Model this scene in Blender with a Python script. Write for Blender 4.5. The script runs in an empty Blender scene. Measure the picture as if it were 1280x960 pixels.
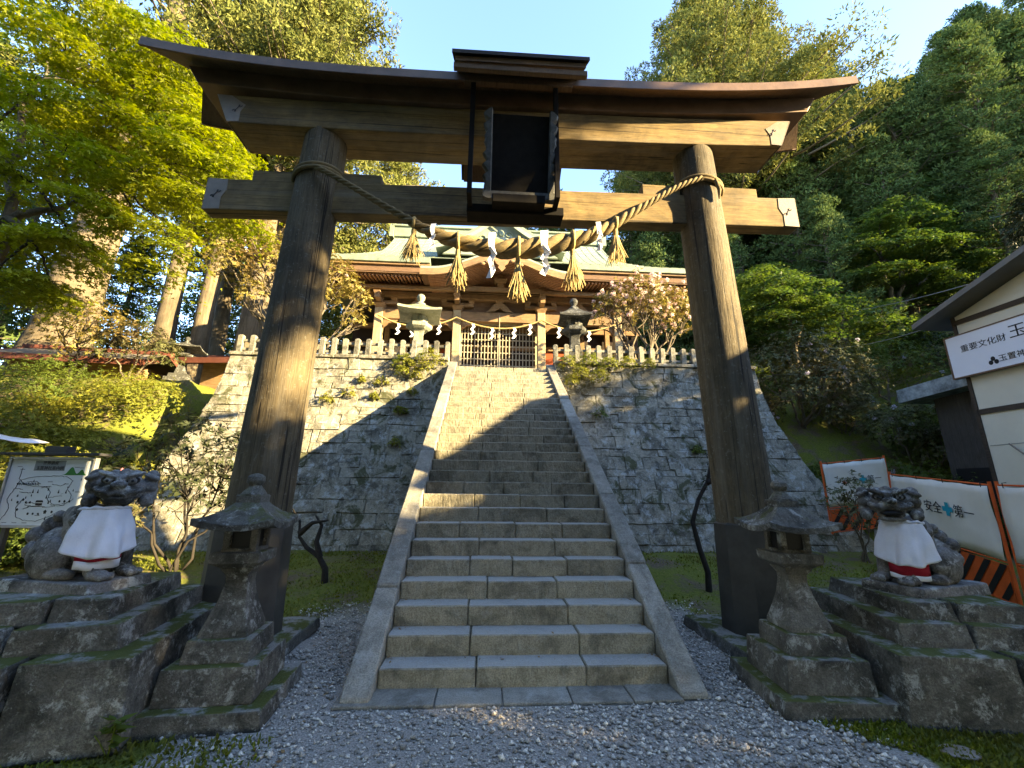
import bpy, math, random
import numpy as np
from mathutils import Vector, Matrix

R = math.radians
random.seed(5)
rng = np.random.default_rng(5)
sc = bpy.context.scene
col = sc.collection

# ------------------------------------------------------------------ camera
YAW, PITCH, ROLL = 0.0606, 0.2468, 0.0108
cd = bpy.data.cameras.new("camera")
cd.sensor_fit = 'HORIZONTAL'
cd.sensor_width = 36.0
cd.lens = 520.065 / 1280 * 36
cd.clip_start = 0.05
cd.clip_end = 2000
cam = bpy.data.objects.new("camera", cd)
col.objects.link(cam)
_f = Vector((math.sin(YAW) * math.cos(PITCH), math.cos(YAW) * math.cos(PITCH), math.sin(PITCH)))
_r = Vector((math.cos(YAW), -math.sin(YAW), 0))
_u = _r.cross(_f)
_a = math.cos(ROLL) * _r + math.sin(ROLL) * _u
_b = -math.sin(ROLL) * _r + math.cos(ROLL) * _u
cam.matrix_world = Matrix(((_a.x, _b.x, -_f.x, -0.3785), (_a.y, _b.y, -_f.y, -3.9229), (_a.z, _b.z, -_f.z, 1.6079), (0, 0, 0, 1)))
sc.camera = cam

# ------------------------------------------------------------------ sky, sun, exposure
SUN_AZ, SUN_EL = R(66), R(18)              # azimuth measured from straight behind the camera towards the right
D = Vector((math.sin(SUN_AZ) * math.cos(SUN_EL), -math.cos(SUN_AZ) * math.cos(SUN_EL), math.sin(SUN_EL)))
w = bpy.data.worlds.new("World")
sc.world = w
w.use_nodes = True
nt = w.node_tree
sky = nt.nodes.new('ShaderNodeTexSky')
sky.sky_type = 'NISHITA'
sky.sun_disc = False
sky.sun_elevation = SUN_EL
sky.sun_rotation = math.atan2(D.x, D.y)
sky.altitude = 1000
sky.air_density = 1.0
sky.dust_density = 0.3
sky.ozone_density = 3.2
wb = nt.nodes.new('ShaderNodeMix')            # the camera's warm white balance, applied to the whole sky
wb.data_type = 'RGBA'
wb.blend_type = 'MULTIPLY'
wb.inputs[0].default_value = 1.0
wb.inputs[7].default_value = (1.05, 0.925, 0.86, 1)
nt.links.new(sky.outputs[0], wb.inputs[6])
nt.links.new(wb.outputs[2], nt.nodes['Background'].inputs[0])
nt.nodes['Background'].inputs[1].default_value = 0.15
sd = bpy.data.lights.new("sun", 'SUN')
sd.energy = 4.6
sd.angle = R(0.55)
sd.color = (1.0, 0.77, 0.40)
so = bpy.data.objects.new("sun", sd)
col.objects.link(so)
so.rotation_euler = D.to_track_quat('Z', 'Y').to_euler()
sc.view_settings.view_transform = 'Standard'
sc.view_settings.look = 'None'
sc.view_settings.exposure = 3.03
sc.view_settings.gamma = 1.0
sc.cycles.max_bounces = 6
sc.cycles.diffuse_bounces = 3
sc.cycles.transmission_bounces = 3
sc.cycles.transparent_max_bounces = 4

# ------------------------------------------------------------------ materials
def newmat(name):
    m = bpy.data.materials.new(name)
    m.use_nodes = True
    nt = m.node_tree
    b = nt.nodes['Principled BSDF']
    b.inputs['Specular IOR Level'].default_value = 0.3
    return m, nt, b

def node(nt, typ, **kw):
    n = nt.nodes.new(typ)
    for k, v in kw.items():
        if k.startswith('i_'):
            n.inputs[k[2:].replace('_', ' ')].default_value = v
        else:
            setattr(n, k, v)
    return n

def noise_n(nt, vec, scale, detail=4, rough=0.6, dist=0.0):
    n = node(nt, 'ShaderNodeTexNoise')
    n.inputs['Scale'].default_value = scale
    n.inputs['Detail'].default_value = detail
    n.inputs['Roughness'].default_value = rough
    n.inputs['Distortion'].default_value = dist
    nt.links.new(vec, n.inputs['Vector'])
    return n.outputs['Fac']

def ramp(nt, fac, lo, hi):
    n = node(nt, 'ShaderNodeMapRange')
    n.inputs['From Min'].default_value = lo
    n.inputs['From Max'].default_value = hi
    nt.links.new(fac, n.inputs['Value'])
    return n.outputs['Result']

def math_n(nt, op, a, b):
    n = node(nt, 'ShaderNodeMath', operation=op)
    n.use_clamp = op in ('MULTIPLY', 'ADD', 'SUBTRACT')
    for i, x in enumerate((a, b)):
        if isinstance(x, (int, float)):
            n.inputs[i].default_value = x
        else:
            nt.links.new(x, n.inputs[i])
    return n.outputs[0]

def mix(nt, fac, a, b):
    n = node(nt, 'ShaderNodeMix', data_type='RGBA')
    for i, x in ((0, fac), (6, a), (7, b)):
        if isinstance(x, (int, float)):
            n.inputs[i].default_value = x
        elif isinstance(x, tuple):
            n.inputs[i].default_value = (*x, 1)
        else:
            nt.links.new(x, n.inputs[i])
    return n.outputs[2]

def bump(nt, b, h, strength, dist=0.02):
    n = node(nt, 'ShaderNodeBump')
    n.inputs['Strength'].default_value = strength
    n.inputs['Distance'].default_value = dist
    nt.links.new(h, n.inputs['Height'])
    nt.links.new(n.outputs[0], b.inputs['Normal'])

def pos(nt):
    return node(nt, 'ShaderNodeNewGeometry').outputs['Position']

def objco(nt):
    return node(nt, 'ShaderNodeTexCoord').outputs['Object']

def scaled(nt, vec, s):
    n = node(nt, 'ShaderNodeMapping')
    n.inputs['Scale'].default_value = s
    nt.links.new(vec, n.inputs['Vector'])
    return n.outputs[0]

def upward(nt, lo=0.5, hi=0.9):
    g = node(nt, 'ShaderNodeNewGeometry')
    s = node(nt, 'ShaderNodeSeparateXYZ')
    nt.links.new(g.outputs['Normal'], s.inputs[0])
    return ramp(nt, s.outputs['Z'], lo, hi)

def plain(name, c, rough=0.7, var=0.15, scale=6.0, metallic=0.0, spec=0.3, bmp=0.15):
    m, nt, b = newmat(name)
    p = pos(nt)
    f = noise_n(nt, p, scale, 5, 0.65)
    lo = tuple(x * (1 - var) for x in c)
    hi = tuple(min(1, x * (1 + var)) for x in c)
    nt.links.new(mix(nt, ramp(nt, f, 0.3, 0.7), lo, hi), b.inputs['Base Color'])
    b.inputs['Roughness'].default_value = rough
    b.inputs['Metallic'].default_value = metallic
    b.inputs['Specular IOR Level'].default_value = spec
    if bmp:
        bump(nt, b, noise_n(nt, p, scale * 8, 3), bmp, 0.01)
    return m

def stone(name, c1, c2, lichen=0.0, moss=0.0, grain=60.0, dark=0.3, bs=0.7, mossc=(0.075, 0.085, 0.018), tool=0.0, island=0.12, vmoss=0.0, cover=0.0, blotch=0.0, worn_skylit=0.0):
    """weathered stone: grain, dark weather stains, pale lichen rosettes, moss that grows on upward faces"""
    m, nt, b = newmat(name)
    p = pos(nt)
    big = noise_n(nt, p, 1.3, 5, 0.65, 0.4)
    mid = noise_n(nt, p, 9.0, 5, 0.7)
    fine = noise_n(nt, p, grain, 3, 0.7)
    c = mix(nt, ramp(nt, mid, 0.3, 0.7), c1, c2)
    g = node(nt, 'ShaderNodeNewGeometry')
    isl = node(nt, 'ShaderNodeHueSaturation')
    isl.inputs['Saturation'].default_value = 1.0
    nt.links.new(c, isl.inputs['Color'])
    v = node(nt, 'ShaderNodeMapRange')
    v.inputs['To Min'].default_value = 1 - island * 1.6
    v.inputs['To Max'].default_value = 1 + island * 1.6
    nt.links.new(g.outputs['Random Per Island'], v.inputs['Value'])
    nt.links.new(v.outputs[0], isl.inputs['Value'])
    c = isl.outputs[0]
    c = mix(nt, math_n(nt, 'MULTIPLY', ramp(nt, fine, 0.42, 0.6), 0.55), c, tuple(x * 0.5 for x in c1))
    if dark:
        d = math_n(nt, 'MULTIPLY', ramp(nt, noise_n(nt, p, 2.6, 6, 0.72, 0.6), 0.48, 0.62), dark)
        c = mix(nt, d, c, (0.022, 0.022, 0.018))
    if blotch:
        d = math_n(nt, 'MULTIPLY', ramp(nt, noise_n(nt, p, 0.9, 8, 0.8, 1.2), 0.5, 0.58), blotch)
        c = mix(nt, d, c, (0.035, 0.034, 0.026))
    if lichen:
        vo = noise_n(nt, p, 5.5, 8, 0.78, 0.3)
        l = math_n(nt, 'MULTIPLY', ramp(nt, vo, 0.54 - cover, 0.62 - cover * 0.6), lichen)
        c = mix(nt, l, c, (0.46, 0.47, 0.44))
        l2 = math_n(nt, 'MULTIPLY', ramp(nt, noise_n(nt, p, 19, 4, 0.7), 0.6, 0.68), lichen * 0.8)
        c = mix(nt, l2, c, (0.36, 0.37, 0.33))
    if worn_skylit:      # upward faces painted paler for sky light, treads also rubbed clean by feet
        c = mix(nt, math_n(nt, 'MULTIPLY', upward(nt, 0.75, 0.95), worn_skylit), c, mix(nt, ramp(nt, fine, 0.35, 0.65), (0.30, 0.29, 0.26), (0.48, 0.46, 0.42)))
    if moss:
        mm = math_n(nt, 'MULTIPLY', upward(nt, 0.4, 0.85), ramp(nt, noise_n(nt, p, 4.5, 5, 0.7), 0.62 - 0.3 * moss, 0.72 - 0.3 * moss))
        c = mix(nt, mm, c, mossc)
    if vmoss:
        mm = ramp(nt, noise_n(nt, p, 1.7, 7, 0.75, 0.8), 0.66 - 0.2 * vmoss, 0.72 - 0.2 * vmoss)
        c = mix(nt, math_n(nt, 'MULTIPLY', mm, 0.85), c, (0.05, 0.055, 0.016))
    nt.links.new(c, b.inputs['Base Color'])
    b.inputs['Roughness'].default_value = 0.88
    b.inputs['Specular IOR Level'].default_value = 0.25
    h = math_n(nt, 'ADD', math_n(nt, 'MULTIPLY', mid, 0.6), math_n(nt, 'MULTIPLY', fine, 0.4))
    if tool:
        t = noise_n(nt, scaled(nt, p, (1, 1, 0.3)), 34, 2, 0.5, 0.5)
        h = math_n(nt, 'ADD', math_n(nt, 'MULTIPLY', h, 0.5), math_n(nt, 'MULTIPLY', t, tool))
    bump(nt, b, h, bs, 0.03)
    return m

def wood(name, c1, c2, axis='x', rough=0.75, dark=0.0, sc_=1.0, bs=0.35, stain=None, crack=0.0):
    m, nt, b = newmat(name)
    o = objco(nt)
    s = {'x': (1.0, 14, 14), 'y': (14, 1.0, 14), 'z': (14, 14, 1.0)}[axis]
    v = scaled(nt, o, tuple(x * sc_ for x in s))
    f = noise_n(nt, v, 1.6, 6, 0.65, 0.6)
    f2 = noise_n(nt, v, 6.0, 3, 0.6)
    c = mix(nt, ramp(nt, f, 0.3, 0.7), c1, c2)
    c = mix(nt, math_n(nt, 'MULTIPLY', ramp(nt, f2, 0.5, 0.66), 0.5), c, tuple(x * 0.45 for x in c1))
    p = pos(nt)
    if dark:
        c = mix(nt, math_n(nt, 'MULTIPLY', ramp(nt, noise_n(nt, p, 1.1, 6, 0.7, 0.5), 0.44, 0.62), dark), c, (0.03, 0.026, 0.018))
    if stain:
        c = mix(nt, math_n(nt, 'MULTIPLY', ramp(nt, noise_n(nt, p, 22, 4, 0.7), 0.58, 0.66), 0.5), c, stain)
    h = math_n(nt, 'ADD', math_n(nt, 'MULTIPLY', f, 0.5), math_n(nt, 'MULTIPLY', f2, 0.5))
    if crack:
        cs = {'x': (0.22, 26, 26), 'y': (26, 0.22, 26), 'z': (26, 26, 0.22)}[axis]
        k = noise_n(nt, scaled(nt, o, cs), 1.0, 3, 0.6, 0.8)
        kk = math_n(nt, 'MULTIPLY', ramp(nt, k, 0.60, 0.64), crack)
        c = mix(nt, kk, c, (0.012, 0.009, 0.006))
        h = math_n(nt, 'SUBTRACT', h, kk)
        fade = math_n(nt, 'MULTIPLY', ramp(nt, noise_n(nt, scaled(nt, o, tuple(x * .12 for x in s)), 3.0, 4, 0.7), 0.5, 0.7), 0.45)
        c = mix(nt, fade, c, (0.21, 0.185, 0.14))
    nt.links.new(c, b.inputs['Base Color'])
    b.inputs['Roughness'].default_value = rough
    bump(nt, b, h, bs, 0.02)
    return m

def leaf(name, c1, c2, c3=None, trans=0.35, rough=0.55, spec=0.25):
    """leaves: each leaf its own tint, clumps of lighter and darker growth, light passing through"""
    m, nt, b = newmat(name)
    g = node(nt, 'ShaderNodeNewGeometry')
    p = g.outputs['Position']
    f = noise_n(nt, p, 0.9, 3, 0.6)
    c = mix(nt, g.outputs['Random Per Island'], c1, c2)
    if c3:
        c = mix(nt, ramp(nt, f, 0.45, 0.7), c, c3)
    nt.links.new(c, b.inputs['Base Color'])
    b.inputs['Roughness'].default_value = rough
    b.inputs['Specular IOR Level'].default_value = spec
    t = node(nt, 'ShaderNodeBsdfTranslucent')
    hs = node(nt, 'ShaderNodeHueSaturation')
    hs.inputs['Value'].default_value = 1.5
    hs.inputs['Saturation'].default_value = 1.1
    nt.links.new(c, hs.inputs['Color'])
    nt.links.new(hs.outputs[0], t.inputs['Color'])
    mx = node(nt, 'ShaderNodeMixShader')
    mx.inputs[0].default_value = trans
    nt.links.new(b.outputs[0], mx.inputs[1])
    nt.links.new(t.outputs[0], mx.inputs[2])
    nt.links.new(mx.outputs[0], nt.nodes['Material Output'].inputs['Surface'])
    return m

M = {}
M['step'] = stone('granite_step', (0.215, 0.192, 0.135), (0.33, 0.30, 0.225), lichen=0.15, moss=0.0, grain=85, dark=0.5, bs=0.8, tool=0.6, island=0.16, worn_skylit=0.75)
M['kerb'] = stone('granite_balustrade', (0.25, 0.23, 0.185), (0.34, 0.32, 0.27), lichen=0.25, grain=85, dark=0.4, bs=0.6, island=0.18)
M['wallstone'] = stone('wall_stone', (0.28, 0.26, 0.195), (0.40, 0.37, 0.29), lichen=0.75, moss=0.3, grain=45, dark=0.7, bs=1.0, island=0.10, vmoss=0.55, cover=0.02, blotch=0.5)
M['old'] = stone('old_mossy_stone', (0.115, 0.108, 0.09), (0.22, 0.205, 0.17), lichen=0.6, moss=0.66, grain=70, dark=0.8, bs=1.0, island=0.10, blotch=.45, worn_skylit=.45)
M['lantern'] = stone('lantern_stone', (0.135, 0.128, 0.105), (0.225, 0.21, 0.175), lichen=0.6, moss=0.3, grain=80, dark=0.75, bs=0.9, island=0.1, blotch=.3)
M['lion'] = stone('lion_stone', (0.16, 0.152, 0.14), (0.28, 0.265, 0.245), lichen=0.85, moss=0.0, grain=70, dark=0.85, bs=0.6, island=0.05)
M['pale'] = stone('pale_stone', (0.22, 0.21, 0.16), (0.33, 0.31, 0.25), lichen=0.35, moss=0.3, grain=60, dark=0.7, bs=0.6, island=0.12)  # paler stone of the podium and the terrace fence
M['joint'] = stone('wall_joint_earth', (0.15, 0.14, 0.10), (0.22, 0.205, 0.155), lichen=.5, grain=45, dark=.6, vmoss=.5)
M['trunk_t'] = wood('torii_pillar_wood', (0.088, 0.068, 0.038), (0.155, 0.12, 0.068), 'z', 0.85, dark=0.6, bs=0.7, stain=(0.2, 0.19, 0.15), crack=0.9)
M['beam'] = wood('torii_beam_wood', (0.17, 0.115, 0.045), (0.30, 0.21, 0.09), 'x', 0.8, dark=0.55, crack=0.7)
M['sleeve'] = plain('sleeve_copper_dark', (0.05, 0.047, 0.04), 0.55, 0.35, 3)
M['copper'] = plain('brown_copper', (0.16, 0.10, 0.062), 0.5, 0.25, 4, metallic=0.2)
M['roofdark'] = plain('dark_bark_roof', (0.035, 0.027, 0.022), 0.8, 0.3, 9)
M['plankdark'] = wood('roof_plank', (0.13, 0.078, 0.042), (0.2, 0.125, 0.07), 'y', 0.75, dark=0.4)
M['plaque'] = plain('blackened_plaque_wood', (0.012, 0.0105, 0.009), 0.85, 0.3, 8, spec=.08)
M['plaqueframe'] = plain('grey_carved_frame', (0.07, 0.068, 0.06), 0.7, 0.4, 14)
M['cap'] = plain('pale_metal_cap', (0.27, 0.225, 0.18), 0.45, 0.15, 8, metallic=0.3)
M['straw'] = plain('rice_straw', (0.37, 0.28, 0.12), 0.8, 0.45, 60)
M['strawold'] = wood('straw_rope', (0.165, 0.122, 0.058), (0.27, 0.205, 0.10), 'x', 0.85, dark=0.0, sc_=2.0, bs=0.6)
M['paper'] = plain('white_paper', (0.78, 0.78, 0.8), 0.7, 0.03, 5, bmp=0)
M['cloth'] = plain('white_cotton', (0.72, 0.72, 0.76), 0.85, 0.06, 12, bmp=0.3)
M['red'] = plain('red_cotton', (0.30, 0.012, 0.03), 0.85, 0.1, 12)
M['vermilion'] = plain('vermilion_paint', (0.55, 0.075, 0.02), 0.6, 0.15, 6)
M['orange'] = plain('orange_steel', (0.60, 0.105, 0.02), 0.5, 0.2, 5)
M['black'] = plain('black_paint_and_shade', (0.014, 0.014, 0.015), 0.5, 0.1, 6)  # fence stripes, and shade painted into hollows and openings
M['cyan'] = plain('cyan_print', (0.02, 0.33, 0.45), 0.6, 0.05, 6, bmp=0)
M['sheet'] = plain('white_tarpaulin', (0.72, 0.70, 0.63), 0.55, 0.07, 2.5, bmp=0.05)
M['ink'] = plain('black_ink', (0.015, 0.015, 0.018), 0.6, 0.0, 5, bmp=0)
M['board'] = plain('pale_board', (0.66, 0.69, 0.70), 0.45, 0.05, 3, bmp=0)
M['greyprint'] = plain('grey_print', (0.22, 0.24, 0.25), 0.5, 0.05, 3, bmp=0)
M['greenprint'] = plain('green_print', (0.02, 0.17, 0.02), 0.5, 0.05, 3, bmp=0)
M['steel'] = plain('grey_steel', (0.30, 0.31, 0.32), 0.4, 0.1, 5, metallic=0.5)
M['darkframe'] = plain('dark_metal', (0.04, 0.04, 0.042), 0.5, 0.1, 5)
M['signwhite'] = plain('sign_white', (0.80, 0.80, 0.85), 0.4, 0.02, 2, bmp=0)
M['siding'] = plain('cream_siding', (0.74, 0.68, 0.54), 0.65, 0.06, 1.5, bmp=0.05)
M['trim'] = wood('dark_brown_trim', (0.05, 0.037, 0.027), (0.075, 0.055, 0.04), 'y', 0.6)
M['roofgrey'] = plain('grey_tin_roof', (0.16, 0.145, 0.125), 0.6, 0.15, 2)
M['shedwood'] = wood('shed_boards', (0.055, 0.048, 0.042), (0.09, 0.08, 0.07), 'z', 0.8, dark=0.3)
M['shedtin'] = plain('weathered_shed_tin', (0.24, 0.28, 0.30), 0.6, 0.7, 5)
M['shrine'] = wood('shrine_weathered_wood', (0.23, 0.135, 0.065), (0.36, 0.23, 0.115), 'x', 0.8, dark=0.35)
M['shrinez'] = wood('shrine_pillar_wood', (0.36, 0.27, 0.15), (0.50, 0.39, 0.235), 'z', 0.8, dark=0.15)
M['rafter'] = wood('rafter_red_wood', (0.34, 0.17, 0.09), (0.48, 0.27, 0.15), 'y', 0.8)
M['soffit'] = wood('soffit_wood', (0.14, 0.08, 0.045), (0.2, 0.12, 0.065), 'x', 0.8)
M['copperroof'] = plain('green_copper_roof', (0.26, 0.295, 0.24), 0.55, 0.14, 2.2, metallic=0.0)
M['copperdark'] = plain('green_copper_edge', (0.21, 0.25, 0.18), 0.55, 0.25, 4)
M['interior'] = plain('hall_interior_shade', (0.03, 0.02, 0.014), 0.8, 0.3, 3)
M['lattice'] = plain('pale_lattice_wood', (0.40, 0.35, 0.25), 0.75, 0.12, 8)
M['redpanel'] = plain('red_panel', (0.30, 0.065, 0.02), 0.7, 0.15, 3)
M['bark'] = wood('cedar_bark', (0.11, 0.085, 0.055), (0.22, 0.175, 0.115), 'z', 0.95, sc_=0.5, bs=1.0, dark=0.45)
M['barkdark'] = wood('maple_bark', (0.10, 0.085, 0.06), (0.17, 0.145, 0.105), 'z', 0.95, sc_=0.6, bs=0.8, dark=0.4)
M['twig'] = plain('twig_bark', (0.14, 0.115, 0.08), 0.9, 0.3, 10)
M['twigdark'] = plain('dark_twig_bark', (0.032, 0.027, 0.022), 0.9, 0.3, 10)
M['maple'] = leaf('maple_leaf', (0.175, 0.20, 0.014), (0.27, 0.285, 0.026), (0.13, 0.17, 0.016), trans=0.42)
M['maple2'] = leaf('maple_leaf_green', (0.05, 0.092, 0.02), (0.095, 0.14, 0.026), (0.13, 0.165, 0.022), trans=0.35)
M['cedarlit'] = leaf('cedar_needles_sunlit', (0.105, 0.115, 0.03), (0.19, 0.19, 0.055), (0.09, 0.11, 0.026), trans=0.18, rough=.9, spec=.04)  # sunlit copy of the needles, sunlight put into the colour
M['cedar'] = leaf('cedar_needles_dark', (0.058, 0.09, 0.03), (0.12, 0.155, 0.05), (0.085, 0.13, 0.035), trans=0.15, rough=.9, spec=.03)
M['courtyard'] = plain('courtyard_bounce_gravel', (0.50, 0.46, 0.38), .95, .2, 20)
M['rhodo'] = leaf('rhododendron_leaf', (0.15, 0.135, 0.03), (0.29, 0.23, 0.06), (0.2, 0.13, 0.05), trans=0.25)
M['rhodog'] = leaf('rhododendron_leaf_green', (0.07, 0.085, 0.028), (0.13, 0.135, 0.05), (0.11, 0.09, 0.045), trans=0.2)
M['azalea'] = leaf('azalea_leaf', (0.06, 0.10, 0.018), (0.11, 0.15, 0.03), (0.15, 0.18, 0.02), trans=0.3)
M['azlit'] = leaf('azalea_leaf_sunlit', (0.17, 0.18, 0.022), (0.27, 0.26, 0.035), (0.13, 0.16, 0.02), trans=0.3)  # sunlit copy of the azalea leaf, sunlight put into the colour
M['dkleaf'] = leaf('dark_evergreen_leaf', (0.022, 0.03, 0.012), (0.045, 0.055, 0.02), None, trans=0.15)
M['pink'] = leaf('pink_petal', (0.62, 0.44, 0.42), (0.80, 0.66, 0.61), None, trans=0.3)
M['pinkdeep'] = leaf('deep_pink_petal', (0.65, 0.20, 0.26), (0.8, 0.36, 0.40), None, trans=0.3)
M['mauve'] = leaf('pale_mauve_petal', (0.45, 0.40, 0.48), (0.6, 0.55, 0.6), None, trans=0.3)
M['redflower'] = leaf('red_orange_petal', (0.6, 0.10, 0.05), (0.75, 0.2, 0.1), None, trans=0.3)
M['grass'] = leaf('moss_blade', (0.10, 0.135, 0.012), (0.20, 0.215, 0.025), (0.14, 0.125, 0.03), trans=0.3)
M['pebble'] = stone('gravel_pebble', (0.44, 0.40, 0.335), (0.64, 0.59, 0.51), dark=0.0, grain=120, bs=0.3, island=0.42)

def ground_mat():
    m, nt, b = newmat('ground_soil_moss_gravel')
    p = pos(nt)
    s = node(nt, 'ShaderNodeSeparateXYZ')
    nt.links.new(p, s.inputs[0])
    gr = mix(nt, ramp(nt, noise_n(nt, p, 70, 2, 0.6), 0.35, 0.65), (0.22, 0.20, 0.17), (0.45, 0.415, 0.36))
    soil = mix(nt, ramp(nt, noise_n(nt, p, 26, 5, 0.75), 0.35, 0.65), (0.075, 0.055, 0.032), (0.20, 0.155, 0.095))
    moss = mix(nt, ramp(nt, noise_n(nt, p, 30, 4, 0.7), 0.35, 0.7), (0.09, 0.11, 0.012), (0.19, 0.20, 0.028))
    land = mix(nt, ramp(nt, noise_n(nt, p, 1.5, 6, 0.75, 0.5), 0.40, 0.52), soil, moss)
    # gravel lies on the approach, its edge wandering a little
    ab = node(nt, 'ShaderNodeMath', operation='ABSOLUTE')
    nt.links.new(s.outputs['X'], ab.inputs[0])
    wob = noise_n(nt, p, 2.0, 4, 0.7)
    e1 = math_n(nt, 'ADD', ramp(nt, ab.outputs[0], 2.35, 2.6), math_n(nt, 'MULTIPLY', ramp(nt, wob, 0.3, 0.7), 0.5))
    e2 = ramp(nt, s.outputs['Y'], 1.9, 2.6)
    k = math_n(nt, 'ADD', ramp(nt, e1, 0.45, 0.65), math_n(nt, 'MULTIPLY', e2, 1.0))
    c = mix(nt, k, gr, land)
    nt.links.new(c, b.inputs['Base Color'])
    b.inputs['Roughness'].default_value = 0.95
    h = math_n(nt, 'ADD', math_n(nt, 'MULTIPLY', noise_n(nt, p, 60, 3, 0.6), 0.5), math_n(nt, 'MULTIPLY', noise_n(nt, p, 8, 4, 0.7), 0.5))
    bump(nt, b, h, 0.9, 0.05)
    return m
M['ground'] = ground_mat()

# ------------------------------------------------------------------ mesh helpers
class MB:
    """collects shapes; build() links them as one mesh object"""
    def __init__(s):
        s.v, s.f, s.sm, s.mi = [], [], [], []

    def add(s, vs, fs, smooth=False, mi=0):
        o = len(s.v)
        s.v += [tuple(v) for v in vs]
        s.f += [tuple(i + o for i in f) for f in fs]
        s.sm += [smooth] * len(fs)
        s.mi += [mi] * len(fs)
        return s

    def hexa(s, c8, mi=0):
        return s.add(c8, [(0, 3, 2, 1), (4, 5, 6, 7), (0, 1, 5, 4), (1, 2, 6, 5), (2, 3, 7, 6), (3, 0, 4, 7)], False, mi)

    def box(s, x0, x1, y0, y1, z0, z1, T=None, mi=0):
        c = [(x0, y0, z0), (x1, y0, z0), (x1, y1, z0), (x0, y1, z0), (x0, y0, z1), (x1, y0, z1), (x1, y1, z1), (x0, y1, z1)]
        if T:
            c = [T @ Vector(q) for q in c]
        return s.hexa(c, mi)

    def tier(s, cx, cy, hw, hd, z0, z1, taper=0.0, jit=0.0):
        j = lambda: random.uniform(-jit, jit)
        c = [(cx + a * hw + j(), cy + b_ * hd + j(), z0) for a, b_ in ((-1, -1), (1, -1), (1, 1), (-1, 1))]
        c += [(cx + a * (hw - taper) + j(), cy + b_ * (hd - taper) + j(), z1 + j() * 0.6) for a, b_ in ((-1, -1), (1, -1), (1, 1), (-1, 1))]
        return s.hexa(c)

    def prism(s, poly, axis, a, b, mi=0):
        """polygon extruded along an axis; poly holds the two other coordinates in xyz order"""
        def P(q, d):
            return {'x': (d, q[0], q[1]), 'y': (q[0], d, q[1]), 'z': (q[0], q[1], d)}[axis]
        n = len(poly)
        vs = [P(q, a) for q in poly] + [P(q, b) for q in poly]
        fs = [tuple(range(n)), tuple(range(2 * n - 1, n - 1, -1))] + [(i, i + n, (i + 1) % n + n, (i + 1) % n) for i in range(n)]
        return s.add(vs, fs, False, mi)

    def tube(s, pts, rad, n=8, smooth=True, cap=True, mi=0, wob=0.0):
        pts = [Vector(p) for p in pts]
        if not hasattr(rad, '__len__'):
            rad = [rad] * len(pts)
        rings, prev = [], None
        for i, p in enumerate(pts):
            t = (pts[min(i + 1, len(pts) - 1)] - pts[max(i - 1, 0)])
            t = t.normalized() if t.length > 1e-9 else Vector((0, 0, 1))
            if prev is None:
                prev = t.orthogonal().normalized()
            u = (prev - t * prev.dot(t))
            u = u.normalized() if u.length > 1e-6 else t.orthogonal().normalized()
            prev = u
            v = t.cross(u)
            rings.append([p + (u * math.cos(6.28318 * k / n) + v * math.sin(6.28318 * k / n)) * rad[i] * (1 + random.uniform(-wob, wob)) for k in range(n)])
        vs = [q for r_ in rings for q in r_]
        fs = [(i * n + k, i * n + (k + 1) % n, (i + 1) * n + (k + 1) % n, (i + 1) * n + k) for i in range(len(pts) - 1) for k in range(n)]
        s.add(vs, fs, smooth, mi)
        if cap:
            s.add(rings[0], [tuple(range(n - 1, -1, -1))], False, mi)
            s.add(rings[-1], [tuple(range(n))], False, mi)
        return s

    def lathe(s, prof, n, cx=0, cy=0, rot=0.0, smooth=True, sx=1, sy=1):
        vs = [(cx + sx * r_ * math.cos(rot + 6.28318 * k / n), cy + sy * r_ * math.sin(rot + 6.28318 * k / n), z) for r_, z in prof for k in range(n)]
        fs = [(i * n + k, i * n + (k + 1) % n, (i + 1) * n + (k + 1) % n, (i + 1) * n + k) for i in range(len(prof) - 1) for k in range(n)]
        fs.append(tuple(range(n - 1, -1, -1)))
        o = (len(prof) - 1) * n
        fs.append(tuple(range(o, o + n)))
        return s.add(vs, fs, smooth)

    def ball(s, c, r3, n=12, T=None):
        vs, fs = [], []
        m_ = n // 2
        for i in range(m_ + 1):
            th = math.pi * i / m_
            for k in range(n):
                ph = 6.28318 * k / n
                q = Vector((r3[0] * math.sin(th) * math.cos(ph), r3[1] * math.sin(th) * math.sin(ph), r3[2] * math.cos(th)))
                if T:
                    q = T @ q
                vs.append(Vector(c) + q)
        for i in range(m_):
            for k in range(n):
                fs.append((i * n + k, (i + 1) * n + k, (i + 1) * n + (k + 1) % n, i * n + (k + 1) % n))
        return s.add(vs, fs, True)

    def grid(s, P, smooth=True, mi=0):
        """P[i][j] points"""
        n, m_ = len(P), len(P[0])
        vs = [q for row in P for q in row]
        fs = [(i * m_ + j, i * m_ + j + 1, (i + 1) * m_ + j + 1, (i + 1) * m_ + j) for i in range(n - 1) for j in range(m_ - 1)]
        return s.add(vs, fs, smooth, mi)

    def build(s, name, mats, parent=None, bevel=0.0, seg=2, loc=None):
        me = bpy.data.meshes.new(name)
        me.from_pydata(s.v, [], s.f)
        if not isinstance(mats, (list, tuple)):
            mats = [mats]
        for m_ in mats:
            me.materials.append(m_)
        me.polygons.foreach_set('use_smooth', s.sm)
        me.polygons.foreach_set('material_index', s.mi)
        me.update()
        o = bpy.data.objects.new(name, me)
        col.objects.link(o)
        if parent:
            o.parent = parent
        if loc:
            o.location = loc
        if bevel:
            b = o.modifiers.new('bevel', 'BEVEL')
            b.width = bevel
            b.segments = seg
            b.limit_method = 'ANGLE'
            b.angle_limit = R(35)
            b.harden_normals = False
        return o

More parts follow.
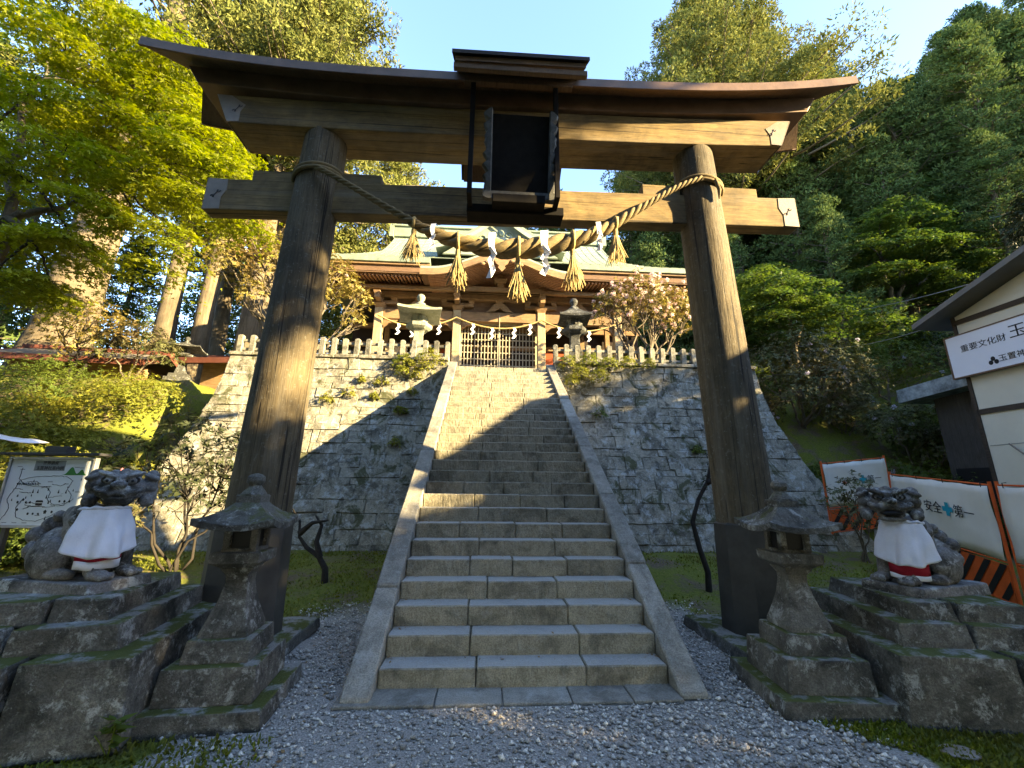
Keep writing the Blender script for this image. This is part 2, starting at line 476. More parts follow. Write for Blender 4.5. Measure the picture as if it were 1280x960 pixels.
def fixn(o):
    """make face normals consistent (outward)"""
    import bmesh
    bm = bmesh.new()
    bm.from_mesh(o.data)
    bmesh.ops.recalc_face_normals(bm, faces=bm.faces)
    bm.to_mesh(o.data)
    bm.free()
    return o

def tag(o, label=None, cat=None, group=None, kind=None):
    if label: o['label'] = label
    if cat: o['category'] = cat
    if group: o['group'] = group
    if kind: o['kind'] = kind
    return o

def thing(name, label, cat, loc=(0, 0, 0), rz=0.0, group=None):
    o = bpy.data.objects.new(name, None)
    o.empty_display_size = 0.3
    col.objects.link(o)
    o.location = loc
    o.rotation_euler = (0, 0, rz)
    return tag(o, label, cat, group)

def dup(root, loc, rz=0.0, label=None, scale=None, group=None):
    r = root.copy()
    col.objects.link(r)
    r.location = loc
    r.rotation_euler = (0, 0, rz)
    if scale: r.scale = scale if hasattr(scale, '__len__') else (scale,) * 3
    if label: r['label'] = label
    if group: r['group'] = group
    for ch in root.children:
        c = ch.copy()
        col.objects.link(c)
        c.parent = r
        for g in ch.children:
            d = g.copy()
            col.objects.link(d)
            d.parent = c
    return r

def fastmesh(name, verts, quads, mat, parent=None, smooth=False):
    """numpy verts (n,3) and quads (m,4)"""
    me = bpy.data.meshes.new(name)
    me.vertices.add(len(verts))
    me.vertices.foreach_set('co', np.asarray(verts, np.float32).ravel())
    k = quads.shape[1]
    me.loops.add(quads.size)
    me.loops.foreach_set('vertex_index', np.asarray(quads, np.int32).ravel())
    me.polygons.add(len(quads))
    me.polygons.foreach_set('loop_start', np.arange(0, quads.size, k, dtype=np.int32))
    me.polygons.foreach_set('loop_total', np.full(len(quads), k, np.int32))
    me.materials.append(mat)
    me.update(calc_edges=True)
    o = bpy.data.objects.new(name, me)
    col.objects.link(o)
    if parent: o.parent = parent
    return o

def unit(a):
    return a / (np.linalg.norm(a, axis=1, keepdims=True) + 1e-9)

def leaves(name, P, nrm, tang, L, W, mat, parent=None, star=0):
    """one kite per point (or a three-lobed leaf when star): P, nrm, tang (n,3), L and W arrays or numbers"""
    n = len(P)
    nrm = unit(nrm)
    t = unit(tang - nrm * np.sum(tang * nrm, 1, keepdims=True))
    b = np.cross(nrm, t)
    L = np.broadcast_to(np.asarray(L, float), (n,))[:, None]
    W = np.broadcast_to(np.asarray(W, float), (n,))[:, None]
    if not star:
        V = np.stack([P, P + t * L * 0.45 + b * W * 0.5 - nrm * L * 0.05, P + t * L, P + t * L * 0.45 - b * W * 0.5 - nrm * L * 0.05], 1)
        q = np.arange(n * 4).reshape(n, 4)
        return fastmesh(name, V.reshape(-1, 3), q, mat, parent)
    Vs = []
    for a, s_ in ((0, 1.0), (1.05, 0.85), (-1.05, 0.85)):
        d = t * math.cos(a) + b * math.sin(a)
        e = np.cross(nrm, d)
        Vs.append(np.stack([P, P + d * L * s_ * 0.5 + e * W * 0.3 * s_, P + d * L * s_ - nrm * L * 0.12, P + d * L * s_ * 0.5 - e * W * 0.3 * s_], 1))
    V = np.concatenate(Vs, 1)
    q = np.arange(n * 12).reshape(n * 3, 4)
    # the three lobes share the stalk vertex, so one leaf is one island
    q = q.reshape(n, 3, 4)
    q[:, 1, 0] = q[:, 0, 0]
    q[:, 2, 0] = q[:, 0, 0]
    return fastmesh(name, V.reshape(-1, 3), q.reshape(-1, 4), mat, parent)

def text_mesh(mb, body, size, T, mi=0, depth=0.004):
    """lettering as flat raised shapes; T maps text-plane x right, y up, z out"""
    c = bpy.data.curves.new('lettering', 'FONT')
    c.body = body
    c.size = size
    c.extrude = depth / 2
    o = bpy.data.objects.new('lettering', c)
    col.objects.link(o)
    dg = bpy.context.evaluated_depsgraph_get()
    me = bpy.data.meshes.new_from_object(o.evaluated_get(dg))
    mb.add([T @ (v.co + Vector((0, 0, depth / 2))) for v in me.vertices], [tuple(p.vertices) for p in me.polygons], False, mi)
    wd = max((v.co.x for v in me.vertices), default=0)
    bpy.data.objects.remove(o)
    bpy.data.curves.remove(c)
    bpy.data.meshes.remove(me)
    return wd

def ss(a, b, x):
    t = min(1.0, max(0.0, (x - a) / (b - a)))
    return t * t * (3 - 2 * t)

def rough(o, lv=4, st=.012, ns=.12, tex=None):
    """real unevenness on weathered stone: finer mesh pushed in and out by a cloud pattern"""
    s_ = o.modifiers.new('finer', 'SUBSURF'); s_.subdivision_type = 'SIMPLE'; s_.levels = lv; s_.render_levels = lv
    t_ = bpy.data.textures.get('stone_%g' % ns)
    if not t_:
        t_ = bpy.data.textures.new('stone_%g' % ns, 'CLOUDS'); t_.noise_scale = ns; t_.noise_depth = 5
    d = o.modifiers.new('weathering', 'DISPLACE'); d.texture = t_; d.strength = st; d.mid_level = .5; d.texture_coords = 'GLOBAL'
    return o

# ================================================================== SETTING
RISE, RUN, NST, SW = 0.17, 0.2513, 28, 2.425

def ground_h(x, y):
    z = 0.33 * ss(1.6, 5.2, y)
    if -7.15 <= x <= 7.15:
        z = max(z, 4.78 * ss(6.95, 7.05, y))
        z += 0.5 * max(0, y - 20) * ss(-2, 8, x)
    elif x < -7.15:
        bank = ss(4.2, 8.4, y) * 4.55 * ss(-8.3, -9.5, x - 0.25 * (y - 6))
        z = max(z, bank, 4.75 * ss(9.2, 9.6, y) * ss(-7.15, -7.5, x), 4.78 * ss(6.95, 7.05, y) * ss(-7.3, -7.15, x))
    else:
        z = max(z, 4.6 * ss(5.2, 10.0, y) * ss(7.0, 8.5, x + 0.0 * y))
        z += 0.5 * max(0, y - 20) * ss(-2, 8, x)
    hill = max(0.0, (x - 13.5) + 0.35 * (y - 9)) * 0.56 * ss(5.5, 11, y)
    z += min(hill, 24 + 0.05 * hill)
    return z

def build_ground():
    xs = [-600, -200, -90, -60, -45, -35] + [-28 + 1.0 * i for i in range(13)] + [-15 + 0.5 * i for i in range(15)]
    xs += [-7.6, -7.3, -7.16, -7.14] + [-6.8 + 0.4 * i for i in range(35)] + [7.14, 7.16, 7.4, 7.8]
    xs += [8.3 + 0.6 * i for i in range(22)] + [23 + 2 * i for i in range(14)] + [56, 70, 95, 200, 600]
    ys = [-600, -200, -80, -40, -25, -15, -10, -7, -5, -4] + [-3 + 0.4 * i for i in range(25)] + [6.94, 7.06, 7.2] + [7.5 + 0.4 * i for i in range(13)]
    ys += [13 + 1.0 * i for i in range(14)] + [28, 31, 35, 40, 48, 60, 90, 200, 600]
    xs = sorted(set(round(x, 3) for x in xs))
    ys = sorted(set(round(y, 3) for y in ys))
    mb = MB()
    rr = random.Random(3)
    P = [[(x, y, ground_h(x, y) + (rr.uniform(-0.03, 0.03) if (abs(x) > 2.2 or y > 3) and abs(x) < 30 else 0)) for x in xs] for y in ys]
    mb.grid(P, True)
    o = mb.build('ground', M['ground'])
    tag(o, kind='structure')
build_ground()
mb = MB()
mb.grid([[(x, y, 4.79 + .004 * math.sin(x * 3 + y)) for x in (-7.0, -3, 0, 3, 7.0)] for y in (7.3, 9, 11, 15, 19.5)])
tag(mb.build('courtyard_bounce_sheet', M['courtyard']), kind='structure')  # added pale sheet, bounces sunlight up under the shrine eaves

# loose gravel on the approach: uncountable pebbles
def build_gravel():
    n = 42000
    x = rng.uniform(-2.75, 2.75, n)
    y = rng.uniform(-1.5, 2.6, n)
    keep = ~((np.abs(x + 0.1) < 1.42) & (y > -0.28)) & (np.abs(x) < 2.45 + 0.25 * np.sin(y * 3 + 1) + rng.normal(0, 0.12, n)) & (y < 2.3 + rng.normal(0, 0.2, n))
    # bigger, cleaner stones to the front right, trodden grit on the left
    dens = 0.6 + 0.4 * np.clip((x + 0.6) / 1.2 + 0.4 * np.sin(x * 2 + y * 3), 0, 1)
    dens = np.where(y > 0.2, 0.75, dens)
    keep &= rng.uniform(0, 1, n) < dens
    x, y = x[keep], y[keep]
    n = len(x)
    s = np.clip(rng.lognormal(-4.55, 0.40, n) * np.where(x > .3, 1.15, 1.0), 0.005, 0.028)
    base = np.array([(1, 0, 0), (0, 1, 0), (-1, 0, 0), (0, -1, 0), (0, 0, 1), (0, 0, -1)], float)
    V = base[None] * s[:, None, None] * rng.uniform(0.55, 1.25, (n, 6, 1))
    V += rng.normal(0, 0.18, (n, 6, 3)) * s[:, None, None]
    V[:, :, 2] *= 0.75
    a = rng.uniform(0, 6.28, n)
    ca, sa = np.cos(a)[:, None], np.sin(a)[:, None]
    X = V[:, :, 0] * ca - V[:, :, 1] * sa + x[:, None]
    Y = V[:, :, 0] * sa + V[:, :, 1] * ca + y[:, None]
    gz = np.array([ground_h(a_, b_) for a_, b_ in zip(x, y)])
    Z = V[:, :, 2] + (gz + s * 0.35)[:, None]
    V = np.stack([X, Y, Z], 2).reshape(-1, 3)
    F = np.array([(0, 1, 4), (1, 2, 4), (2, 3, 4), (3, 0, 4), (1, 0, 5), (2, 1, 5), (3, 2, 5), (0, 3, 5)])
    F = (F[None] + (np.arange(n) * 6)[:, None, None]).reshape(-1, 3)
    o = fastmesh('gravel', V, F, M['pebble'])
    tag(o, 'loose pale grey gravel spread over the approach in front of the stone steps', 'gravel', kind='stuff')
build_gravel()

def build_moss():
    n = 60000
    x = np.concatenate([rng.uniform(-9.5, 9.0, n), rng.uniform(1.75, 3.6, 12000), rng.uniform(-3.4, -1.7, 3000)])
    y = np.concatenate([rng.uniform(1.7, 5.6, n), rng.uniform(-1.25, -0.35, 12000), rng.uniform(-1.3, -0.6, 3000)])
    pat = np.sin(x * 1.7 + 0.6 * np.sin(y * 2.3)) + np.sin(y * 2.1 + x * 0.8 + 1.3) + rng.normal(0, 0.45, len(x))
    keep = (pat > -0.55) & ~((np.abs(x) < 1.55) & (y > -0.3)) & ~((y > 1.0) & (y < 2.5) & (np.abs(x) < 2.3))
    keep &= ~((y < 0) & (x > 0) & (x < 2.05 - (y + 0.6) * 0.9))
    x, y = x[keep], y[keep]
    n = len(x)
    z = np.array([ground_h(a, b) for a, b in zip(x, y)])
    P = np.stack([x, y, z - 0.004], 1)
    up = np.stack([rng.normal(0, 0.6, n), rng.normal(0, 0.6, n), np.ones(n)], 1)
    nr = rng.normal(0, 1, (n, 3))
    Ls = rng.uniform(0.018, 0.055, n)
    o = leaves('moss', P, nr, up, Ls, Ls * 0.45, M['grass'])
    tag(o, 'low moss and fine grass growing on the ground beside the steps', 'moss', kind='stuff')
build_moss()

# ------------------------------------------------------------------ retaining walls of coursed stone
def off(z):
    return 1.6 * max(0.0, 1 - z / 4.9) ** 1.6

def wall_side(sgn, name, label):
    root = thing(name, label, 'stone wall', (sgn * 4.3, 5.2, 0.3))
    base = Vector((sgn * 4.3, 5.2, 0.3))
    mb, back = MB(), MB()
    z = -0.1
    rows = []
    while z < 4.82:
        h = random.uniform(0.15, 0.33)
        z1 = min(z + h, 4.9)
        if 4.9 - z1 < 0.12: z1 = 4.9
        rows.append((z, z1))
        z = z1
    def P(face, u, zz):
        o = off(zz)
        if face == 'front':
            return Vector((u, 6.8 - o, zz)), Vector((0, -1, 0.35)).normalized()
        return Vector((sgn * (7.05 + o), u, zz)), Vector((sgn, 0, 0.35)).normalized()
    for (z0, z1) in rows:
        om = off((z0 + z1) / 2)
        for face in ('front', 'side'):
            if face == 'front':
                a, b = 1.43, 7.05 + om
            else:
                a, b = 6.8 - om, 10.6
            u = a
            while u < b - 1e-6:
                wd = random.uniform(0.18, 0.75) * (1.0 if z0 > 1 else 1.25)
                u1 = min(u + wd, b)
                if b - u1 < 0.18: u1 = b
                def Q(uu, zz):
                    s_ = sgn if face == 'front' else 1
                    # ends of the front meet the corner curve exactly
                    return P(face, s_ * uu, zz)
                corn = []
                for (uu, zz) in ((u, z0), (u1, z0), (u1, z1), (u, z1)):
                    if face == 'front' and abs(uu - b) < 1e-6: uu = 7.05 + off(zz)
                    if face == 'side' and abs(uu - a) < 1e-6: uu = 6.8 - off(zz)
                    corn.append(Q(uu, zz))
                ctr = sum((c[0] for c in corn), Vector()) / 4
                push = random.uniform(0.0, 0.022)
                g = 0.003
                outer, rim, inner = [], [], []
                for p, nn in corn:
                    d = ctr - p
                    jit = Vector((random.uniform(-.022, .022), random.uniform(-.006, .006), random.uniform(-.022, .022)))
                    q = p + d.normalized() * g + jit
                    rim.append(q + nn * (push - 0.011))
                    outer.append(q + d.normalized() * random.uniform(.004, .012) + nn * push)
                    inner.append(q - nn * 0.1)
                o = len(mb.v)
                mb.add(outer + rim + inner, [(0, 1, 2, 3)] + [(4 + i, 4 + (i + 1) % 4, (i + 1) % 4, i) for i in range(4)] + [(8 + i, 8 + (i + 1) % 4, 4 + (i + 1) % 4, 4 + i) for i in range(4)])
                u = u1
    zs = [-0.2 + 5.1 * i / 16 for i in range(17)]
    zs[-1] = 4.88
    for face in ('front', 'side'):
        G = []
        for zz in zs:
            zc = max(zz, 0)
            if face == 'front':
                G.append([Vector((sgn * u, 6.8 - off(zc) + 0.014, zz)) for u in (1.42, 7.02 + off(zc))])
            else:
                G.append([Vector((sgn * (7.036 + off(zc)), u, zz)) for u in (6.83 - off(zc), 10.6)])
        back.grid(G, False)
    cop = MB()
    u = 1.43
    while u < 7.0:
        u1 = min(u + random.uniform(0.6, 1.1), 7.08)
        j = random.uniform(-0.012, 0.012)
        x0, x1 = sorted((sgn * (u + 0.005), sgn * (u1 - 0.005)))
        cop.box(x0, x1, 6.74 + j, 7.25, 4.905 + j * 0.5, 5.0 + j)
        u = u1
    for m_ in (mb, back, cop):
        m_.v = [tuple(Vector(v) - base) for v in m_.v]
    mb.build('wall_face', M['wallstone'], root)
    back.build('wall_backing', M['joint'], root)
    cop.build('coping', M['wallstone'], root, bevel=0.015)
    return root
wall_side(-1, 'retaining_wall', 'tall battered stone retaining wall on the left of the steps, sunlit above a diagonal shadow')
wall_side(1, 'retaining_wall', 'tall battered stone retaining wall on the right of the steps, grey and white with lichen in the shade')

# ------------------------------------------------------------------ stone staircase
def build_stairs():
    root = thing('stone_staircase', 'long steep flight of granite steps rising between two sloping balustrades to the shrine', 'stairs', (0, 0, 0))
    hw = SW / 2
    for n in range(1, NST + 1):
        mb = MB()
        y0, z1 = (n - 1) * RUN, n * RISE
        k = random.choice((3, 3, 4)) if n > 2 else 3
        cuts = sorted(random.uniform(-0.12, 0.12) + hw * (-1 + 2 * i / k) for i in range(1, k))
        cuts = [-hw] + cuts + [hw]
        for a, b in zip(cuts[:-1], cuts[1:]):
            j, jz = random.uniform(-0.008, 0.008), random.uniform(-0.004, 0.004)
            mb.box(a + 0.004, b - 0.004, y0 + j, y0 + RUN + 0.06, z1 - RISE - 0.01, z1 + jz)
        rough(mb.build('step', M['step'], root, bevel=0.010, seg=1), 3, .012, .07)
    core = MB()
    L, H = NST * RUN, NST * RISE
    core.prism([(0.02, -0.1), (L, H - 0.2), (L, -0.1)], 'x', -hw - 0.17, hw + 0.17)
    core.build('stair_flank', M['wallstone'], root)
    sl = RISE / RUN
    for sgn in (-1, 1):
        mb = MB()
        y = -0.235
        x0, x1 = sorted((sgn * (hw + 0.003), sgn * (hw + 0.225)))
        zt = lambda yy: RISE + yy * sl + 0.03
        while y < L - 0.02:
            ln = random.uniform(0.75, 1.2)
            y1 = min(y + ln, L + 0.02)
            if L - y1 < 0.4: y1 = L + 0.02
            j = random.uniform(-0.010, 0.010)
            a, b = y + 0.007, y1 - 0.007
            lo = lambda yy: max(0.0, zt(yy) - 0.26)
            poly = [(a, lo(a)), (a, zt(a) + j), (b, zt(b) + j), (b, lo(b))]
            if y < 0:
                poly = [(a, 0.0), (a, max(0.05, zt(a) + j)), (b, zt(b) + j), (b, lo(b)), (0.1, 0.0)]
            mb.prism(poly, 'x', x0, x1)
            y = y1
        rough(fixn(mb.build('balustrade', M['kerb'], root, bevel=0.014, seg=1)), 3, .012, .08)
    mb = MB()
    xs = [-1.48, -0.72, -0.2, 0.34, 0.82, 1.22]
    for a, b in zip(xs[:-1], xs[1:]):
        mb.box(a + 0.004, b - 0.004, -0.27 + random.uniform(-0.01, 0.01), 0.05, -0.08, 0.028 + random.uniform(-0.004, 0.004))
    mb.build('landing_slab', M['kerb'], root, bevel=0.01)
build_stairs()

# ------------------------------------------------------------------ torii gate
def build_torii():
    X0, Y0 = -0.08, 1.0
    tl = 0.021                                   # the old beams have settled to one side
    root = thing('torii_gate', 'great weathered wooden torii gate with roofed double lintel spanning the foot of the steps', 'torii gate', (X0, Y0, 0))
    for sgn in (-1, 1):
        mb = MB()
        pts, rad = [], []
        for i in range(13):
            z = 0.1 + 6.3 * i / 12
            t = i / 12
            pts.append((sgn * (2.80 - 0.20 * t), 0, z))
            rad.append(0.335 - 0.065 * t)
        mb.tube(pts, rad, 28)
        p = mb.build('pillar', M['trunk_t'], root)
        sl = MB()
        sl.lathe([(0.405, 0.1), (0.40, 0.3), (0.385, 1.24), (0.352, 1.26)], 10, sgn * 2.79, 0, 0.35, smooth=False)
        sl.build('pillar_sleeve', M['sleeve'], p)
        # wedge that locks the tie beam
        for dx in (-0.56, 0.56):
            kb = MB()
            x = sgn * 2.62 + dx
            kb.hexa([(x - .27, -.08, 5.56 + tl * x), (x + .27, -.08, 5.56 + tl * x), (x + .27, .08, 5.56 + tl * x), (x - .27, .08, 5.56 + tl * x),
                     (x - .27, -.08, 5.72 + tl * x), (x + .27, -.08, 5.72 + tl * x), (x + .27, .08, 5.72 + tl * x), (x - .27, .08, 5.72 + tl * x)])
            kb.build('wedge', M['beam'], root, bevel=0.008)
    # tie beam
    def beam(name, segs, y0, y1, zb, zt, mat, flare=0.0, bev=0.012, curve=0.0, x_end=4.0):
        mb = MB()
        P = []
        for i in range(segs + 1):
            x = -1 + 2 * i / segs
            row = []
            for (yy, zz, top) in ((y0, zb, 0), (y1, zb, 0), (y1, zt, 1), (y0, zt, 1), (y0, zb, 0)):
                X = x * (x_end + (flare if top else 0))
                row.append((X, yy, zz + tl * X + curve * abs(x) ** 3))
            P.append(row)
        mb.grid(P, False)
        mb.add([P[0][k] for k in range(4)], [(0, 1, 2, 3)])
        mb.add([P[-1][k] for k in range(4)], [(3, 2, 1, 0)])
        import bmesh
        o = mb.build(name, mat, root, bevel=bev)
        bm = bmesh.new(); bm.from_mesh(o.data); bmesh.ops.remove_doubles(bm, verts=bm.verts, dist=1e-5); bmesh.ops.recalc_face_normals(bm, faces=bm.faces); bm.to_mesh(o.data); bm.free()
        return o
    nk = beam('tie_beam', 2, -0.1, 0.1, 5.1, 5.56, M['beam'], x_end=3.97)
    sk = beam('lower_lintel', 8, -0.27, 0.27, 6.24, 6.68, M['beam'], flare=0.2, curve=0.05, x_end=3.76)
    kg = beam('upper_lintel', 16, -0.33, 0.33, 6.684, 6.95, M['copper'], flare=0.16, curve=0.17, x_end=4.22)
    # pale metal end caps with a small scroll emblem
    def endcap(par, x0, x1, y, zb, zt, sgn, flare):
        mb = MB()
        P = lambda x, f: x + sgn * flare * f
        a = [(x0 + sgn * 0.03, zb + .01), (x1, zb), (P(x1, 1), zt), (P(x0, 1) - sgn * 0.01, zt - .01)]
        pts = [a[0], a[1], a[2], a[3], (x0 - sgn * 0.02, (zb + zt) / 2 + 0.06), (x0 + sgn * 0.035, (zb + zt) / 2 - 0.05)]
        pts = [(q[0], q[1] + tl * q[0]) for q in pts]
        mb.prism(pts, 'y', y - 0.006, y)
        mb.prism([(x1 + sgn * 0.004, zb + tl * x1), (P(x1, 1) + sgn * 0.004, zt + tl * x1), (P(x1, 1) + sgn * 0.010, zt + tl * x1), (x1 + sgn * 0.010, zb + tl * x1)], 'y', y - 0.004, y + (0.2 if flare == 0 else 0.54))
        o = fixn(mb.build('end_cap', M['cap'], par))
        e = MB()
        cx, cz = (x0 + x1) / 2 - sgn * 0.01, (zb + zt) / 2 + tl * x1
        for s2 in (-1, 1):
            pts = [(cx + s2 * .028 + s2 * .03 * math.cos(a_) * (1 - a_ / 6), y - .010, cz + s2 * .045 - s2 * .032 * math.sin(a_) * (1 - a_ / 6)) for a_ in [3.14 + .45 * k - 3.14 for k in range(12)]]
            e.tube([(cx, y - .010, cz)] + pts[::-1], .0045, 5)
        e.build('scroll_emblem', M['darkframe'], par)
    for sgn in (-1, 1):
        endcap(nk, sgn * 3.74, sgn * 3.97, -0.102, 5.1, 5.56, sgn, 0.0)
        endcap(sk, sgn * 3.60, sgn * 3.77, -0.272, 6.29, 6.72, sgn, 0.19)
    # roof over the lintels: planked underside, thin dark covering, ends sweeping up
    N_ = 40
    for nm, mat, zo, th in (('roof_planks', M['plankdark'], 0.0, 0.045), ('roof_covering', M['roofdark'], 0.048, 0.075)):
        mb = MB()
        for side in (-1, 1):
            T_, B_ = [], []
            for i in range(N_ + 1):
                u = -1 + 2 * i / N_
                sw = 0.31 * abs(u) ** 3.4
                rt, rb = [], []
                for k in range(5):
                    v = k / 4
                    X = u * (4.42 + 0.36 * v)
                    y = side * 0.58 * v
                    z = 7.15 - 0.36 * v + sw * (0.55 + 0.45 * v) + tl * X + zo
                    if nm == 'roof_covering': X *= 1.004; y *= 1.02
                    rt.append((X, y, z + th)); rb.append((X, y, z))
                T_.append(rt); B_.append(rb)
            mb.grid(T_); mb.grid(B_)
            mb.grid([[T_[i][4], B_[i][4]] for i in range(N_ + 1)], False)
            for e in (0, N_):
                mb.grid([[T_[e][k], B_[e][k]] for k in range(5)], False)
        mb.build(nm, mat, root)
    cp = MB()
    for side in (-1, 1):
        P = []
        for i in range(N_ + 1):
            u = -1 + 2 * i / N_
            X = u * 4.795
            z = 7.15 - 0.36 + 0.31 * abs(u) ** 3.4 + tl * X
            P.append([(X, side * 0.597, z + 0.125), (X, side * 0.605, z - 0.012), (X, side * 0.575, z - 0.012)])
        cp.grid(P, False)
    cp.build('eave_edging', M['copper'], root)
    # framed plaque under its own little roof
    mb = MB()
    mb.hexa([(-.36, -.42, 5.16), (.44, -.42, 5.16), (.44, -.36, 5.14), (-.36, -.36, 5.14), (-.38, -.66, 6.2), (.46, -.66, 6.2), (.46, -.6, 6.22), (-.38, -.6, 6.22)])
    pq = mb.build('plaque', M['plaque'], root, bevel=0.01)
    fr = MB()
    for sx in (-1, 1):
        out = []
        for i in range(25):
            t = i / 24
            z = 5.12 + 1.1 * t
            y = -.44 - .25 * t
            x = 0.04 + sx * (0.42 + 0.045 * abs(math.sin(i * 0.9)) + 0.02 * math.sin(i * 2.3))
            out.append([(0.04 + sx * 0.355, y, z), (0.04 + sx * 0.37, y - 0.035, z), (x - sx * 0.02, y - 0.03, z), (x, y, z), (x - sx * 0.01, y + 0.05, z), (0.04 + sx * 0.36, y + 0.05, z)])
        fr.grid(out, False)
    bt = []
    for i in range(17):
        x = -0.42 + 0.92 * i / 16
        d = 0.03 + 0.03 * abs(math.sin(i * 1.1))
        bt.append([(x, -.46, 5.22), (x, -.49, 5.2), (x, -.49, 5.15 - d), (x, -.43, 5.14 - d), (x, -.38, 5.2)])
    fr.grid(bt, False)
    fr.build('carved_frame', M['plaqueframe'], pq)
    for k in range(5):
        pass
    br = MB()
    br.box(-.62, .62, -.34, -.1, 5.0, 5.12)
    br.box(-.3, .36, -.5, -.12, 5.04, 5.16)
    br.build('plaque_bracket', M['plaque'], root, bevel=0.01)
    for x in (-.58, .50):
        p = MB(); p.box(x - .03, x + .03, -.60, -.54, 5.06, 6.86)
        p.build('roof_post', M['plaque'], root, bevel=0.006)
        q = MB(); q.box(x - .03, x + .03, -.56, -.1, 5.06, 5.12)
        q.build('post_arm', M['plaque'], root, bevel=0.006)
    rf = MB()
    for side in (-1, 1):
        z0, z1 = 7.34, 6.56
        y0, y1 = 0.0, side * 1.02
        rf.hexa([(-.78, y0, z0), (.80, y0, z0 + .02), (.80, y1, z1 + .02), (-.78, y1, z1), (-.78, y0, z0 + .07), (.80, y0, z0 + .09), (.80, y1, z1 + .09), (-.78, y1, z1 + .07)])
    o = fixn(rf.build('plaque_roof', M['plankdark'], root))
    rc = MB()
    for side in (-1, 1):
        rc.hexa([(-.82, 0, 7.415), (.84, 0, 7.435), (.84, side * 1.06, 6.645), (-.82, side * 1.06, 6.625), (-.82, 0, 7.47), (.84, 0, 7.49), (.84, side * 1.06, 6.70), (-.82, side * 1.06, 6.68)])
    fixn(rc.build('roof_covering', M['roofdark'], o))
    ed = MB(); ed.box(-.80, .82, -1.0, -.94, 6.48, 6.56); ed.box(-.70, .72, -.62, -.54, 6.74, 6.82)
    ed.build('roof_batten', M['plankdark'], o, bevel=0.006)
    for sgn in (-1, 1):
        b = MB()
        b.tier(0, 0, 0.62, 0.66, 0, 0.13, 0.02, 0.012)
        nm = 'mossy square stone slab under the %s torii pillar' % ('left dark' if sgn < 0 else 'right sunlit')
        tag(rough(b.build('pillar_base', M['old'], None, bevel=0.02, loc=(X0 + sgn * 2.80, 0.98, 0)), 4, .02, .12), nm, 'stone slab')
    return root
build_torii()

